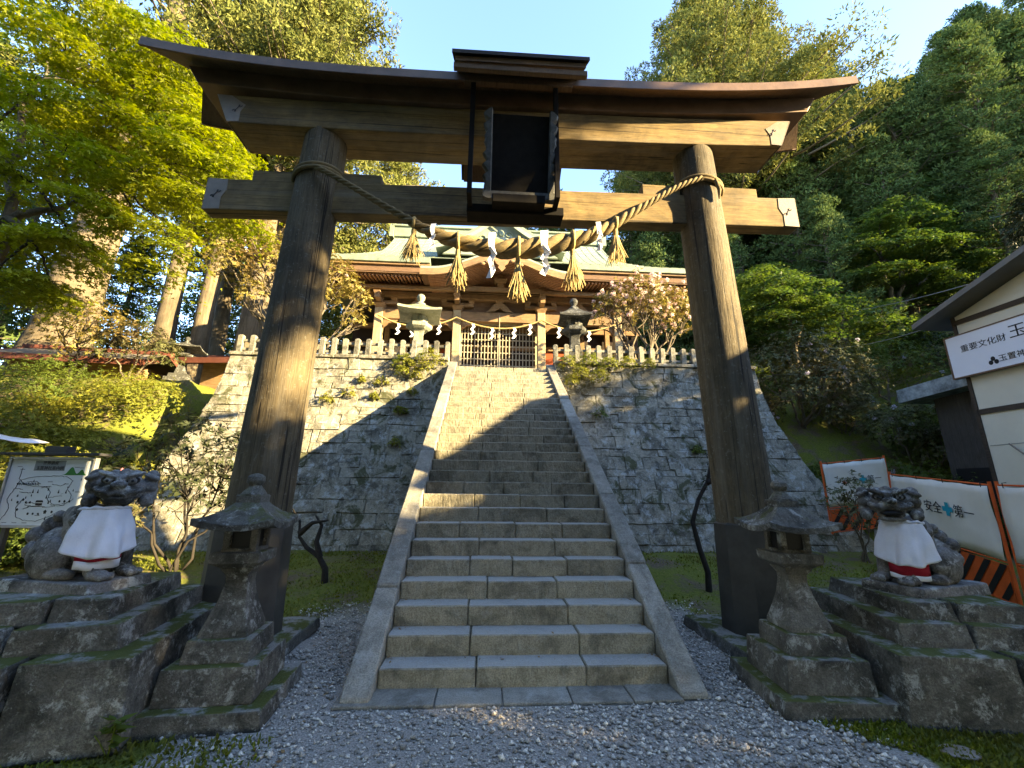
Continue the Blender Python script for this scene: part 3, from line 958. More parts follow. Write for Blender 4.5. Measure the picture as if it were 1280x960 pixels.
# ------------------------------------------------------------------ sacred rope of the gate
def build_rope():
    K = [(-2.62, 5.53), (-2.3, 5.36), (-1.52, 4.89), (-1.01, 4.62), (-.32, 4.48), (.38, 4.56), (1.0, 4.79), (1.54, 5.16), (2.08, 5.52), (2.42, 5.68)]
    root = thing('sacred_rope', 'thick twisted straw rope slung between the torii pillars with straw tassels and zigzag papers', 'rope', (0, 0.65, 4.48))
    def at(t):
        t = t * (len(K) - 1)
        i = min(int(t), len(K) - 2)
        f = t - i
        p = [K[max(i - 1, 0)], K[i], K[i + 1], K[min(i + 2, len(K) - 1)]]
        def cr(a, b, c, d): return 0.5 * (2 * b + (c - a) * f + (2 * a - 5 * b + 4 * c - d) * f * f + (3 * b - a - 3 * c + d) * f ** 3)
        return Vector((cr(*[q[0] for q in p]), 0, cr(*[q[1] for q in p]) - 4.48))
    N_ = 330
    mb = MB()
    C = [at(i / N_) for i in range(N_ + 1)]
    ang = [0.0]
    rads = []
    for i in range(N_ + 1):
        t = i / N_
        rads.append(0.032 + 0.086 * math.exp(-((t - 0.50) / 0.21) ** 2))
    for i in range(N_):
        ang.append(ang[-1] + (C[i + 1] - C[i]).length * 0.85 / rads[i])
    for s in range(3):
        pts, rr = [], []
        for i in range(N_ + 1):
            T = (C[min(i + 1, N_)] - C[max(i - 1, 0)]).normalized()
            nrm = Vector((-T.z, 0, T.x))
            a = ang[i] + s * 2.0944
            pts.append(C[i] + (nrm * math.cos(a) + Vector((0, 1, 0)) * math.sin(a)) * rads[i] * 0.60)
            rr.append(rads[i] * 0.52)
        mb.tube(pts, rr, 9, wob=0.04)
    # turns round both pillars
    for (cx, z, sg) in ((-2.70, 5.56, -1), (2.54, 5.70, 1)):
        for k in (0, 0.05):
            pts = [(cx + 0.315 * math.cos(a), 0.35 + 0.315 * math.sin(a), z - 4.48 + k + 0.05 * math.cos(a - (0 if sg < 0 else 3.14))) for a in [6.2832 * q / 30 for q in range(31)]]
            mb.tube(pts, 0.026, 7)
    mb.tube([(2.62, 0.02, 1.2), (2.66, 0.02, 1.05), (2.65, 0.03, 0.92)], [0.03, 0.026, 0.01], 6)
    mb.build('rope_strands', M['strawold'], root)
    for (x, ln) in ((-1.33, .44), (-.77, .49), (-.035, .52), (.64, .51), (1.20, .48)):
        t = min(range(N_ + 1), key=lambda i: abs(C[i].x - x))
        top = C[t].copy()
        tm = MB()
        r0 = rads[t] * 1.12
        tm.tube([top + Vector((0, r0 * math.cos(a), r0 * math.sin(a))) for a in [6.2832 * q / 12 for q in range(13)]], 0.024, 6)
        top.z -= r0
        tm.tube([top + Vector((0, 0, .02)), top - Vector((0, 0, .05)), top - Vector((0, 0, .09)), top - Vector((0, 0, .14))], [.025, .034, .03, .038], 8)
        for k in range(150):
            a, q = random.uniform(0, 6.28), math.sqrt(random.random())
            l = ln * random.uniform(0.72, 1.08)
            bx, by = math.cos(a) * q, math.sin(a) * q
            d = random.uniform(-.012, .012)
            tm.tube([top + Vector((bx * .03, by * .03, -.11)), top + Vector((bx * .07 + d, by * .07, -.11 - (l - .11) * .5)), top + Vector((bx * .125 + d * 3, by * .12, -l))], [.005, .0055, .003], 3, smooth=False, cap=False)
        tm.build('tassel', M['straw'], root)
    for (x, ln, wd) in ((-1.09, .34, .055), (-.38, .50, .075), (.27, .48, .085), (.95, .36, .055)):
        t = min(range(N_ + 1), key=lambda i: abs(C[i].x - x))
        p = C[t].copy()
        p.y -= rads[t] * 1.25
        pm = MB()
        pm.grid([[p + Vector((-wd * .5, .02, rads[t] * 1.2)), p + Vector((wd * .6, .02, rads[t] * 1.3))], [p + Vector((-wd * .6, -.025, 0)), p + Vector((wd * .5, -.025, .01))], [p + Vector((-wd * .4, 0, -rads[t])), p + Vector((wd * .4, 0, -rads[t]))]], False)
        z, x_ = -rads[t] * 0.8, 0.0
        seg = (ln - 0.1) / 4
        for k in range(4):
            x2 = x_ + (-1) ** k * wd * 0.55
            tw = random.uniform(-.03, .03)
            pm.grid([[p + Vector((x_ - wd * .42, -.02 + tw, z + .03)), p + Vector((x_ + wd * .42, -.03 - tw, z + .015))], [p + Vector((x2 - wd * .42 - .01, -.02 - tw, z - seg)), p + Vector((x2 + wd * .42 - .01, -.03 + tw, z - seg - .015))]], False)
            z -= seg
            x_ = x2 * 0.75
        o = pm.build('paper_streamer', M['paper'], root)
        s_ = o.modifiers.new('thick', 'SOLIDIFY'); s_.thickness = 0.002
build_rope()

# ------------------------------------------------------------------ stone lanterns
def roof_rings(mb, hw, hd, z_e, z_t, hw_t, lift, th, n=8):
    """square lantern roof with corners sweeping up"""
    def ring(f, under=False):
        pts = []
        for (ax, ay), (bx, by) in (((-1, -1), (1, -1)), ((1, -1), (1, 1)), ((1, 1), (-1, 1)), ((-1, 1), (-1, -1))):
            for k in range(n):
                t = k / n
                cx, cy = ax + (bx - ax) * t, ay + (by - ay) * t
                c = abs(2 * t - 1) ** 2.2
                H = hw + (hw_t - hw) * f
                bulge = 1.0 + 0.05 * c * (1 - f)
                z = z_e + (z_t - z_e) * (f ** 1.35) + lift * c * (1 - f) ** 1.6
                pts.append((cx * H * bulge, cy * H * bulge * hd / hw, z - (th if under else 0)))
        return pts
    inner = [(x, y, z_e - th * .75) for x, y, z in ring(0.5)]
    rings = [inner, ring(0.0, True), ring(0.0)] + [ring(f) for f in (0.15, 0.35, 0.55, 0.78, 1.0)]
    m_ = 4 * n
    vs = [p for r_ in rings for p in r_]
    fs = [(i * m_ + k, i * m_ + (k + 1) % m_, (i + 1) * m_ + (k + 1) % m_, (i + 1) * m_ + k) for i in range(len(rings) - 1) for k in range(m_)]
    fs.append(tuple(range((len(rings) - 1) * m_, len(rings) * m_)))
    fs.append(tuple(range(m_ - 1, -1, -1)))
    mb.add(vs, fs, False)

S4 = 0.78540
def make_lantern(label, loc, rz, group=None):
    t = thing('stone_lantern', label, 'stone lantern', loc, rz, group)
    for hw, z0, z1 in ((.44, -.03, .125), (.325, .12, .355), (.235, .35, .50)):
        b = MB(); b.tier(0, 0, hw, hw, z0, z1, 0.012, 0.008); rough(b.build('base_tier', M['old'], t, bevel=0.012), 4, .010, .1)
    q = 1.414
    b = MB()
    b.lathe([(.175 * q, .495), (.17 * q, .54), (.135 * q, .64), (.10 * q, .76), (.082 * q, .86), (.084 * q, .92), (.115 * q, .965), (.12 * q, .98)], 4, 0, 0, S4, smooth=False)
    rough(b.build('shaft', M['lantern'], t, bevel=0.01), 3, .007, .08)
    b = MB()
    b.lathe([(.12 * q, .98), (.165 * q, 1.01), (.18 * q, 1.02), (.186 * q, 1.09), (.178 * q, 1.10)], 4, 0, 0, S4, smooth=False)
    rough(b.build('platform', M['lantern'], t, bevel=0.008), 3, .008, .08)
    fb = MB()
    for sx in (-1, 1):
        for sy in (-1, 1):
            fb.box(sx * .10 - .026, sx * .10 + .026, sy * .10 - .026, sy * .10 + .026, 1.095, 1.29)
    fb.box(-.128, .128, -.128, .128, 1.095, 1.125)
    fb.box(-.128, .128, -.128, .128, 1.265, 1.315)
    fb.box(-.095, .095, -.095, .095, 1.12, 1.27, mi=1)  # black core painting the shade inside the fire box
    fb.build('fire_box', [M['lantern'], M['black']], t, bevel=0.004)
    b = MB(); roof_rings(b, .285, .285, 1.315, 1.475, .095, .05, .05)
    rough(fixn(b.build('cap_stone', M['lantern'], t, bevel=0.004)), 2, .007, .06)
    b = MB()
    b.lathe([(.092 * q, 1.465), (.096 * q, 1.53), (.088 * q, 1.54)], 4, 0, 0, S4, smooth=False)
    b.lathe([(.10, 1.54), (.085, 1.56), (.052, 1.60), (.045, 1.615), (.06, 1.63), (.07, 1.655), (.065, 1.685), (.04, 1.705), (.012, 1.715)], 16)
    rough(b.build('finial', M['lantern'], t), 2, .01, .05)
    return t
lan = make_lantern('dark mossy stone lantern standing before the left torii pillar beside the gravel', (-2.33, -0.14, 0), R(5))
dup(lan, (2.31, -0.16, 0), R(-5), 'dark mossy stone lantern standing before the right torii pillar beside the gravel')

# ------------------------------------------------------------------ guardian lions on stepped pedestals
def make_pedestal(label, x, y, rz, tops):
    t = thing('lion_pedestal', label, 'pedestal', (x, y, 0), rz)
    for (hw, hd), z0, z1 in zip(((.82, .86), (.62, .66), (.47, .53)), (0, tops[0], tops[1]), tops):
        mb = MB()
        n = 2
        cuts = [-hw, random.uniform(-.2, .25) * hw, hw]
        for a, b in zip(cuts[:-1], cuts[1:]):
            mb.tier((a + b) / 2, 0, (b - a) / 2 - .004, hd, z0 - (0.02 if z0 else 0), z1, 0.02, 0.012)
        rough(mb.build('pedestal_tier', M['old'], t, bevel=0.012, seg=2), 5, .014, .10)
    return t
PR = (3.60, 0.02, R(-10)); PL = (-3.56, -0.06, R(11))
make_pedestal('three stepped mossy stone pedestal carrying the open mouthed lion on the right', *PR, (.46, .62, .75))
make_pedestal('three stepped mossy stone pedestal carrying the grinning lion on the left', *PL, (.52, .68, .82))

def make_lion(label, loc, rz, head_rz, open_mouth, sgn):
    """seated lion facing local -Y, haunches and curled tail behind; one continuous carved body"""
    t = thing('guardian_lion', label, 'statue', loc, rz)
    p = MB(); p.tier(0, 0.13, .25, .46, -.01, .085, 0.012, 0.008)
    rough(p.build('plinth', M['lion'], t, bevel=0.012), 4, .018, .1)
    b = MB()
    z0 = .08
    B = lambda c, r3, T=None: b.ball((c[0], c[1], c[2] + z0), r3, 14, T)
    B((0, .08, .33), (.15, .19, .27), Matrix.Rotation(R(-30), 4, 'X'))    # chest and trunk
    B((0, .30, .20), (.17, .2, .19))                                      # rump
    B((0, -.07, .42), (.145, .12, .15))                                   # breast
    B((0, .18, .40), (.10, .2, .10), Matrix.Rotation(R(38), 4, 'X'))      # sloping back
    for k in range(5):
        B((0, .12 + .07 * k, .55 - .07 * k), (.035, .035, .035))          # ridge of the spine
    for sx in (-1, 1):
        B((sx * .135, .25, .15), (.085, .18, .16), Matrix.Rotation(R(20), 4, 'X'))   # haunch
        B((sx * .15, .08, .04), (.06, .14, .045))                         # hind paw
        b.tube([(sx * .10, -.08, .42 + z0), (sx * .11, -.15, .25 + z0), (sx * .11, -.17, .05 + z0)], [.085, .06, .058], 10)
        B((sx * .11, -.21, .04), (.065, .085, .045))                      # fore paw
        for k in (-1, 0, 1):
            B((sx * .11 + k * .036, -.285, .032), (.024, .035, .03))
        for k, (yy, zz) in enumerate(((.0, .5), (.06, .44), (.05, .36))):
            B((sx * .14, yy, zz), (.05, .05, .05))                        # curls on the shoulder
    for (x, y, z, r_) in ((0, .50, .12, .085), (0, .53, .24, .09), (-.07, .50, .31, .07), (.07, .50, .31, .07), (0, .47, .38, .075), (.10, .46, .2, .065), (-.10, .46, .2, .065), (0, .42, .46, .045), (.05, .55, .17, .05), (-.05, .55, .17, .05)):
        B((x, y, z), (r_, r_ * .85, r_))                                  # tail of curls
    S = 1.22
    H = Matrix.Translation((0, -.12, .69 + z0)) @ Matrix.Rotation(head_rz, 4, 'Z') @ Matrix.Scale(S, 4)
    def HB(c, r3, rot=None):
        T = H.to_3x3().to_4x4()
        if rot: T = T @ rot
        b.ball(H @ Vector(c), r3, 14, T)
    RY = lambda a: Matrix.Rotation(a, 4, 'Y')
    HB((0, .03, .0), (.13, .13, .10))                     # skull
    HB((0, -.085, -.012), (.105, .075, .04))              # upper jaw
    HB((0, -.148, .024), (.046, .030, .024)); HB((0, -.125, .055), (.026, .03, .03))   # nose and bridge
    for sx in (-1, 1):
        HB((sx * .026, -.16, .018), (.018, .018, .016))   # nostrils
        HB((sx * .068, -.125, -.026), (.052, .038, .020), RY(sx * R(-16)))   # lips curling up
        HB((sx * .112, -.085, -.006), (.022, .03, .022))  # cheek
        HB((sx * .064, -.105, .086), (.064, .044, .019), RY(sx * R(-20)))    # brow ridge
        HB((sx * .062, -.122, .048), (.026, .020, .021))  # eye ball
        HB((sx * .150, .0, .075), (.050, .03, .022), RY(sx * R(22)))         # ear
        for (yy, zz, r_) in ((-.01, -.085, .042), (.05, -.055, .048), (.03, .015, .046), (.09, -.01, .05), (.06, .085, .042), (.11, .05, .045)):
            HB((sx * (.145 - .2 * max(0, yy - .06)), yy, zz), (r_, r_, r_))  # curls of the mane
    for (x, y, z, r_) in ((0, .03, .098, .036), (-.055, .06, .09, .036), (.055, .06, .09, .036), (0, .11, .06, .07)):
        HB((x, y, z), (r_, r_, r_))
    HB((0, -.075, -.108 if open_mouth else -.072), (.085, .068, .024))   # lower jaw
    HB((0, -.03, -.075), (.085, .06, .05))
    if not open_mouth:
        for k in range(-6, 7):                            # broad wavy grin
            HB((k * .0185, -.150 + .0016 * k * k, -.040 + .010 * math.cos(k * 1.05) + .0007 * k * k), (.017, .016, .0125))
            HB((k * .017, -.142 + .0016 * k * k, -.066 + .0007 * k * k), (.017, .016, .010))
    if open_mouth:
        for sx in (-1, 1):
            HB((sx * .05, -.125, -.058), (.009, .009, .02)); HB((sx * .05, -.12, -.085), (.008, .008, .018))
    o = b.build('lion_body', M['lion'], t)
    rm = o.modifiers.new('merge', 'REMESH'); rm.mode = 'VOXEL'; rm.voxel_size = 0.0075; rm.use_smooth_shade = True
    s_ = o.modifiers.new('soften', 'SMOOTH'); s_.factor = 0.5; s_.iterations = 1
    tx = bpy.data.textures.get('carving') or bpy.data.textures.new('carving', 'CLOUDS'); tx.noise_scale = 0.03; tx.noise_depth = 4
    d = o.modifiers.new('weathering', 'DISPLACE'); d.texture = tx; d.strength = 0.006; d.mid_level = 0.5; d.texture_coords = 'LOCAL'
    mth = MB()
    mth.ball(H @ Vector((0, -.115, -.066 if open_mouth else -.05)), (.072, .042, .022 if open_mouth else .006), 12, H.to_3x3().to_4x4())
    mth.build('mouth_shade', M['black'], t)  # black ball painting the shade inside the mouth
    for sx in (-1, 1):
        ey = MB()
        ey.ball(H @ Vector((sx * .064, -.112, .052)), (.036, .022, .026), 10, H.to_3x3().to_4x4())
        ey.build('eye_socket_shade', M['black'], t)  # black ball painting the deep shade round the eye
        pu = MB()
        pu.ball(H @ Vector((sx * .063, -.1405, .047)), (.009, .006, .010), 8, H.to_3x3().to_4x4())
        pu.build('pupil_shade', M['black'], t)  # black dot painting the shade of the carved pupil
    return t

def make_bib(label, loc, rz, band):
    """cotton bib tied under the chin, hanging over the chest"""
    t = thing('bib', label, 'bib', loc, rz)
    P = []
    na, nz = 41, 20
    for j in range(nz + 1):
        v = j / nz
        row = []
        for i in range(na):
            u = -1 + 2 * i / (na - 1)
            a = u * (1.12 - .06 * v)
            fold = (.018 * math.sin(u * 6 + 1.0) + .014 * math.sin(u * 13 + .5 + 3 * v) * (1 - abs(u))) * v ** .6 + .022 * math.exp(-((u - .15 - .2 * v) / .12) ** 2) * v + .010 * math.sin(v * 9 + u * 4) * v * (1 - v) * 2 - .010 * math.exp(-((u + .35) / .14) ** 2) * v
            r_ = .150 + .086 * v ** 0.8 + fold
            z = .60 - .355 * v + .015 * math.cos(a) * (1 - v) + .07 * abs(u) ** 2.5 * v + .006 * math.sin(u * 10 + v * 8) * v
            row.append((r_ * math.sin(a) * 1.02, -.06 - r_ * math.cos(a) * .98, z))
        P.append(row)
    mb = MB(); mb.grid(P)
    o = mb.build('bib_cloth', M['cloth'], t); s_ = o.modifiers.new('thick', 'SOLIDIFY'); s_.thickness = 0.004
    nb = MB()
    nb.tube([(.150 * math.sin(a), -.06 - .148 * math.cos(a), .603 + .015 * math.cos(a) + .004 * math.sin(a * 9)) for a in [-2.6 + 5.2 * k / 40 for k in range(41)]], [.014 + .003 * math.sin(k * 1.7) for k in range(41)], 7)
    nb.build('neck_band', M['cloth'], t)
    for z0_, z1_, mat, nm in (((.27, .165, M['red'], 'red_band'), (.165, .125, M['cloth'], 'lining_hem')) if band else ((.25, .222, M['red'], 'red_band'), (.222, .16, M['cloth'], 'lining_hem'))):
        L = []
        for zz in (z0_, z1_):
            L.append([((.20) * math.sin(a), -.055 - .198 * math.cos(a), zz + .05 * (1 - math.cos(a)) + .004 * math.sin(a * 8)) for a in [(-.72 + 1.44 * k / 20) for k in range(21)]])
        m2 = MB(); m2.grid(L)
        o = m2.build(nm, mat, t); s_ = o.modifiers.new('thick', 'SOLIDIFY'); s_.thickness = 0.003
    return t
LR = ((3.55, -.04, .74), R(-76)); LL = ((-3.52, -.12, .81), R(78))
make_lion('grey stone guardian lion with open mouth seated on the right pedestal', LR[0], LR[1], R(34), True, 1)
make_lion('grey lichened stone guardian lion with closed grin seated on the left pedestal', LL[0], LL[1], R(-46), False, -1)
make_bib('white cotton bib with a red band tied round the neck of the right stone lion', LR[0], LR[1] + R(27), True)
make_bib('white cotton bib with thin red edge tied round the neck of the left stone lion', LL[0], LL[1] - R(30), False)

# ------------------------------------------------------------------ map board, canopy, banner on the left
def build_board():
    t = thing('notice_board', 'standing pale map board with green hill and black line drawing behind the left lion', 'notice board', (-7.0, 3.0, 0.15), R(-4))
    W, z0, z1 = .63, .86, 1.82
    m = MB(); m.box(-W, W, 0, .03, z0, z1); m.build('panel', M['board'], t)
    f = MB()
    f.box(-W - .04, -W, -.02, .05, z0 - .04, z1 + .04); f.box(W, W + .04, -.02, .05, z0 - .04, z1 + .04)
    f.box(-W, W, -.02, .05, z0 - .04, z0); f.box(-W, W, -.02, .05, z1, z1 + .04)
    f.build('frame', M['steel'], t, bevel=0.004)
    r = MB(); r.box(-W - .12, W + .14, -.10, .12, z1 + .06, z1 + .10); r.box(-.12, .22, -.06, .08, z1 + .10, z1 + .2)
    r.build('board_roof', M['darkframe'], t, bevel=0.006)
    for x in (-W + .1, W - .1):
        p = MB(); p.box(x - .035, x + .035, .05, .11, -.05, z1 + .05); p.build('post', M['darkframe'], t, bevel=0.005)
    yy = -.003
    T = Matrix(((1, 0, 0, 0), (0, 0, -1, yy), (0, 1, 0, 0), (0, 0, 0, 1)))
    g = MB(); g.box(-.27, .2, yy, .001, z1 - .17, z1 - .015); g.build('title_plate', M['greyprint'], t)
    tx = MB()
    text_mesh(tx, '世界遺産', .062, Matrix.Translation((-.15, -.002, z1 - .075)) @ T, depth=.002)
    text_mesh(tx, '玉置神社案内図', .062, Matrix.Translation((-.24, -.002, z1 - .15)) @ T, depth=.002)
    tx.build('title_lettering', M['ink'], t)
    hl = MB()
    pts = [(.19, z1 - .23)] + [(.22 + .015 * k, z1 - .23 + .12 * math.exp(-((k - 6.5) / 4) ** 2) + .085 * math.exp(-((k - 17) / 3.0) ** 2)) for k in range(22)] + [(.56, z1 - .23)]
    hl.prism(pts, 'y', yy, .001); hl.build('hill_drawing', M['greenprint'], t)
    d = MB()
    rr = random.Random(4)
    def line(pp, r_=.0032):
        d.tube([(x, yy, z) for x, z in pp], r_, 4, cap=False)
    S = lambda u, v: (-W + 2 * W * u, z1 - (z1 - z0) * v)
    def wav(pp, amp=.006):
        out = []
        for (a, b) in zip(pp[:-1], pp[1:]):
            for k in range(6):
                u = a[0] + (b[0] - a[0]) * k / 6; v = a[1] + (b[1] - a[1]) * k / 6
                out.append(S(u + rr.uniform(-amp, amp), v + rr.uniform(-amp, amp)))
        line(out)
    wav([(.05, .95), (.12, .75), (.06, .62), (.12, .45), (.16, .33), (.28, .28), (.45, .26), (.6, .25), (.72, .27), (.8, .33), (.76, .45), (.83, .55), (.8, .66), (.72, .68)])
    wav([(.25, .62), (.2, .72), (.22, .88), (.33, .93), (.48, .94), (.6, .88), (.72, .8)])
    wav([(.15, .13), (.14, .3), (.22, .38), (.33, .42), (.5, .42), (.56, .5), (.55, .62), (.62, .68), (.75, .7), (.88, .58)])
    wav([(.3, .70), (.42, .72), (.55, .73), (.68, .71)])
    for k in range(22):
        wav([(.13 + .012 * k, .37 + .01 * math.sin(k * 2)), (.14 + .012 * k, .40 + .01 * math.cos(k * 3))], .004)
    for (u, v) in ((.35, .5), (.41, .5), (.53, .58), (.66, .5), (.75, .5), (.58, .9), (.83, .78), (.53, .46), (.57, .66)):
        x, z = S(u, v)
        d.prism([(x - .012, z - .02), (x + .012, z - .02), (x, z + .035)], 'y', yy, .001)
    for (u, v, w_) in ((.2, .66, .02), (.26, .62, .02), (.3, .66, .018), (.35, .66, .018), (.22, .77, .02), (.56, .8, .03), (.64, .8, .02), (.76, .82, .022), (.7, .64, .018), (.76, .64, .02), (.82, .64, .018), (.36, .83, .02), (.42, .83, .018), (.48, .83, .015)):
        x, z = S(u, v)
        d.prism([(x - w_, z), (x + w_, z), (x, z + w_)], 'y', yy, .001); d.box(x - w_ * .6, x + w_ * .6, yy, .001, z - w_ * .9, z)
    x, z = S(.46, .66); d.prism([(x - .06, z), (x + .06, z), (x + .045, z + .03), (x - .045, z + .03)], 'y', yy, .001); d.box(x - .05, x + .05, yy, .001, z - .045, z - .01); d.box(x - .1, x + .1, yy, .001, z - .065, z - .058)
    for k in range(16):
        u, v = rr.uniform(.12, .9), rr.uniform(.3, .92); x, z = S(u, v)
        d.prism([(x - .008, z - .012), (x + .008, z - .012), (x, z + .022)], 'y', yy, .001)
    for k in range(9):
        u, v = rr.uniform(.1, .7), rr.uniform(.3, .85)
        wav([(u, v), (u + rr.uniform(.04, .12), v + rr.uniform(-.04, .04)), (u + rr.uniform(.12, .2), v + rr.uniform(-.05, .05))])
    for (u, v) in ((.08, .12), (.12, .16), (.78, .12), (.84, .13), (.08, .97), (.2, .97), (.32, .97), (.7, .38), (.5, .35), (.86, .5), (.45, .86)):
        x, z = S(u, v); d.box(x, x + .07, yy, .001, z, z + .007)
    d.build('map_drawing', M['ink'], t)
    # white canopy corner and the vermilion banner under it
    c = thing('canopy', 'white cloth canopy corner above the map board at the far left', 'canopy', (-8.42, 3.35, .15))
    P = []
    for i in range(9):
        P.append([(-1.3 + 1.75 * i / 8, .9 * j / 6 - .4, 2.32 - .16 * (i / 8) ** 2 - .05 * math.sin(j * .5) + .015 * math.sin(i * 2)) for j in range(7)])
    m = MB(); m.grid(P); m.grid([[(-1.3 + 1.75 * i / 8, -.4, 2.32 - .16 * (i / 8) ** 2 + .015 * math.sin(i * 2)), (-1.3 + 1.72 * i / 8, -.405 + .02 * math.sin(i * 1.7), 1.80 + .02 * math.sin(i * 2.2))] for i in range(9)])
    o = m.build('canopy_cloth', M['signwhite'], c); s_ = o.modifiers.new('thick', 'SOLIDIFY'); s_.thickness = .006
    for x in (-1.2, .40):
        m = MB(); m.tube([(x, -.36, -.05), (x, -.36, 2.15)], .022, 8); m.build('pole', M['steel'], c)
    b = thing('banner', 'vermilion cloth banner hanging on a pole at the left edge', 'banner', (-7.72, 2.72, .15))
    m = MB()
    m.grid([[(-.25 + .25 * i / 5, .02 * math.sin(i * 1.4 + j * .5), 1.62 - 1.5 * j / 12) for j in range(13)] for i in range(6)])
    o = m.build('banner_cloth', M['vermilion'], b); s_ = o.modifiers.new('thick', 'SOLIDIFY'); s_.thickness = .004
    m = MB(); m.tube([(.01, 0, -.05), (.01, 0, 1.75)], .012, 8); m.build('pole', M['steel'], b)
build_board()

# ------------------------------------------------------------------ safety fence panels
def fence_panel(label, a, b, zb, h, lettered=0.5, tsize=.2):
    """panel between ground points a and b; upper white sheet, lower striped board"""
    a, b = Vector((*a, zb[0])), Vector((*b, zb[1]))
    ex = (b - a); L = Vector((ex.x, ex.y, 0)).length
    ang = math.atan2(ex.y, ex.x)
    t = thing('safety_fence_panel', label, 'fence panel', a, ang, 'safety fence panels')
    sl = (zb[1] - zb[0]) / L
    Z = lambda x, z: z + sl * x
    T = Matrix(((1, 0, 0, 0), (0, 1, 0, 0), (sl, 0, 1, 0), (0, 0, 0, 1)))
    hb = h * .33
    f = MB()
    for x in (0, L):
        f.tube([T @ Vector((x, 0, 0)), T @ Vector((x, 0, h + .03))], .021, 8)
    for z in (.03, hb + .03, h - .02):
        f.tube([T @ Vector((0, 0, z)), T @ Vector((L, 0, z))], .013, 6)
    f.build('frame', M['orange'], t)
    P = []
    for i in range(15):
        u = i / 14
        P.append([T @ Vector((.02 + u * (L - .04), -.022 + .012 * math.sin(u * 11 + j) - .02 * math.sin(u * 3.14) * math.sin(j / 8 * 3.14), hb + .06 + (h - .09 - hb) * j / 8 - (.02 * abs(math.sin(u * 12.5)) if j == 8 else 0))) for j in range(9)])
    m = MB(); m.grid(P)
    sh = m.build('sheet', M['sheet'], t)
    s_ = sh.modifiers.new('thick', 'SOLIDIFY'); s_.thickness = .003
    tm, cm = MB(), MB()
    TT = T @ Matrix(((1, 0, 0, 0), (0, 0, -1, -.064), (0, 1, 0, 0), (0, 0, 0, 1)))
    zc = hb + (h - hb) * .50
    x0 = L * lettered - 2.7 * tsize
    text_mesh(tm, '安全', tsize, TT @ Matrix.Translation((x0, zc, 0)), depth=.003)
    text_mesh(tm, '第一', tsize, TT @ Matrix.Translation((x0 + 3.2 * tsize, zc, 0)), depth=.003)
    tm.build('lettering', M['ink'], sh)
    c = Vector((x0 + 2.6 * tsize, zc + .38 * tsize, 0)); s = tsize * .52; q = s * .36
    poly = [(-q, -s), (q, -s), (q, -q), (s, -q), (s, q), (q, q), (q, s), (-q, s), (-q, q), (-s, q), (-s, -q), (-q, -q)]
    cm.add([TT @ Vector((c.x + p[0], c.y + p[1], .003)) for p in poly], [tuple(range(12))])
    cm.build('cross_mark', M['cyan'], sh)
    bd = MB(); bd.add([T @ Vector(v) for v in ((.02, -.02, .05), (L - .02, -.02, .05), (L - .02, -.02, hb), (.02, -.02, hb))], [(0, 1, 2, 3)])
    bo = bd.build('striped_board', M['orange'], t); s_ = bo.modifiers.new('thick', 'SOLIDIFY'); s_.thickness = .008
    st = MB()
    w_ = .11; x = -.1; hh = hb - .05
    while x < L:
        pts = []
        xs = [x, x + w_, x + w_ + hh * .8, x + hh * .8]
        zs = [.05, .05, hb, hb]
        cl = []
        # clip the slanted stripe to the board
        poly = list(zip(xs, zs))
        for lim, sgn in ((.03, 1), (L - .03, -1)):
            new = []
            for i in range(len(poly)):
                p, q_ = poly[i], poly[(i + 1) % len(poly)]
                ip, iq = (p[0] - lim) * sgn >= 0, (q_[0] - lim) * sgn >= 0
                if ip: new.append(p)
                if ip != iq:
                    k = (lim - p[0]) / (q_[0] - p[0]); new.append((lim, p[1] + k * (q_[1] - p[1])))
            poly = new
            if not poly: break
        if len(poly) > 2:
            st.add([T @ Vector((p[0], -.028, p[1])) for p in poly], [tuple(range(len(poly)))])
        x += .26
    st.build('black_stripes', M['black'], bo)
    for x in (.12, L * .35, L * .62, L - .12):
        k = MB(); k.tube([T @ Vector((x, -.03, h - .06)), T @ Vector((x, -.03, h + .01)), T @ Vector((x, .02, h + .015))], .006, 5); k.build('tie', M['twigdark'], t)
    return t
fence_panel('white safety fence sheet farthest back between the rhododendron and the lion', (7.08, 5.05), (8.60, 5.05), (.74, .90), 1.50, .58, .17)
fence_panel('white safety fence sheet in the middle directly behind the right lion', (7.45, 3.85), (6.78, 1.72), (.36, .13), 1.62, .64, .20)
fence_panel('white safety fence sheet nearest the right edge with orange post', (6.76, 1.62), (6.3, -.2), (.13, .05), 1.62, .85, .20)

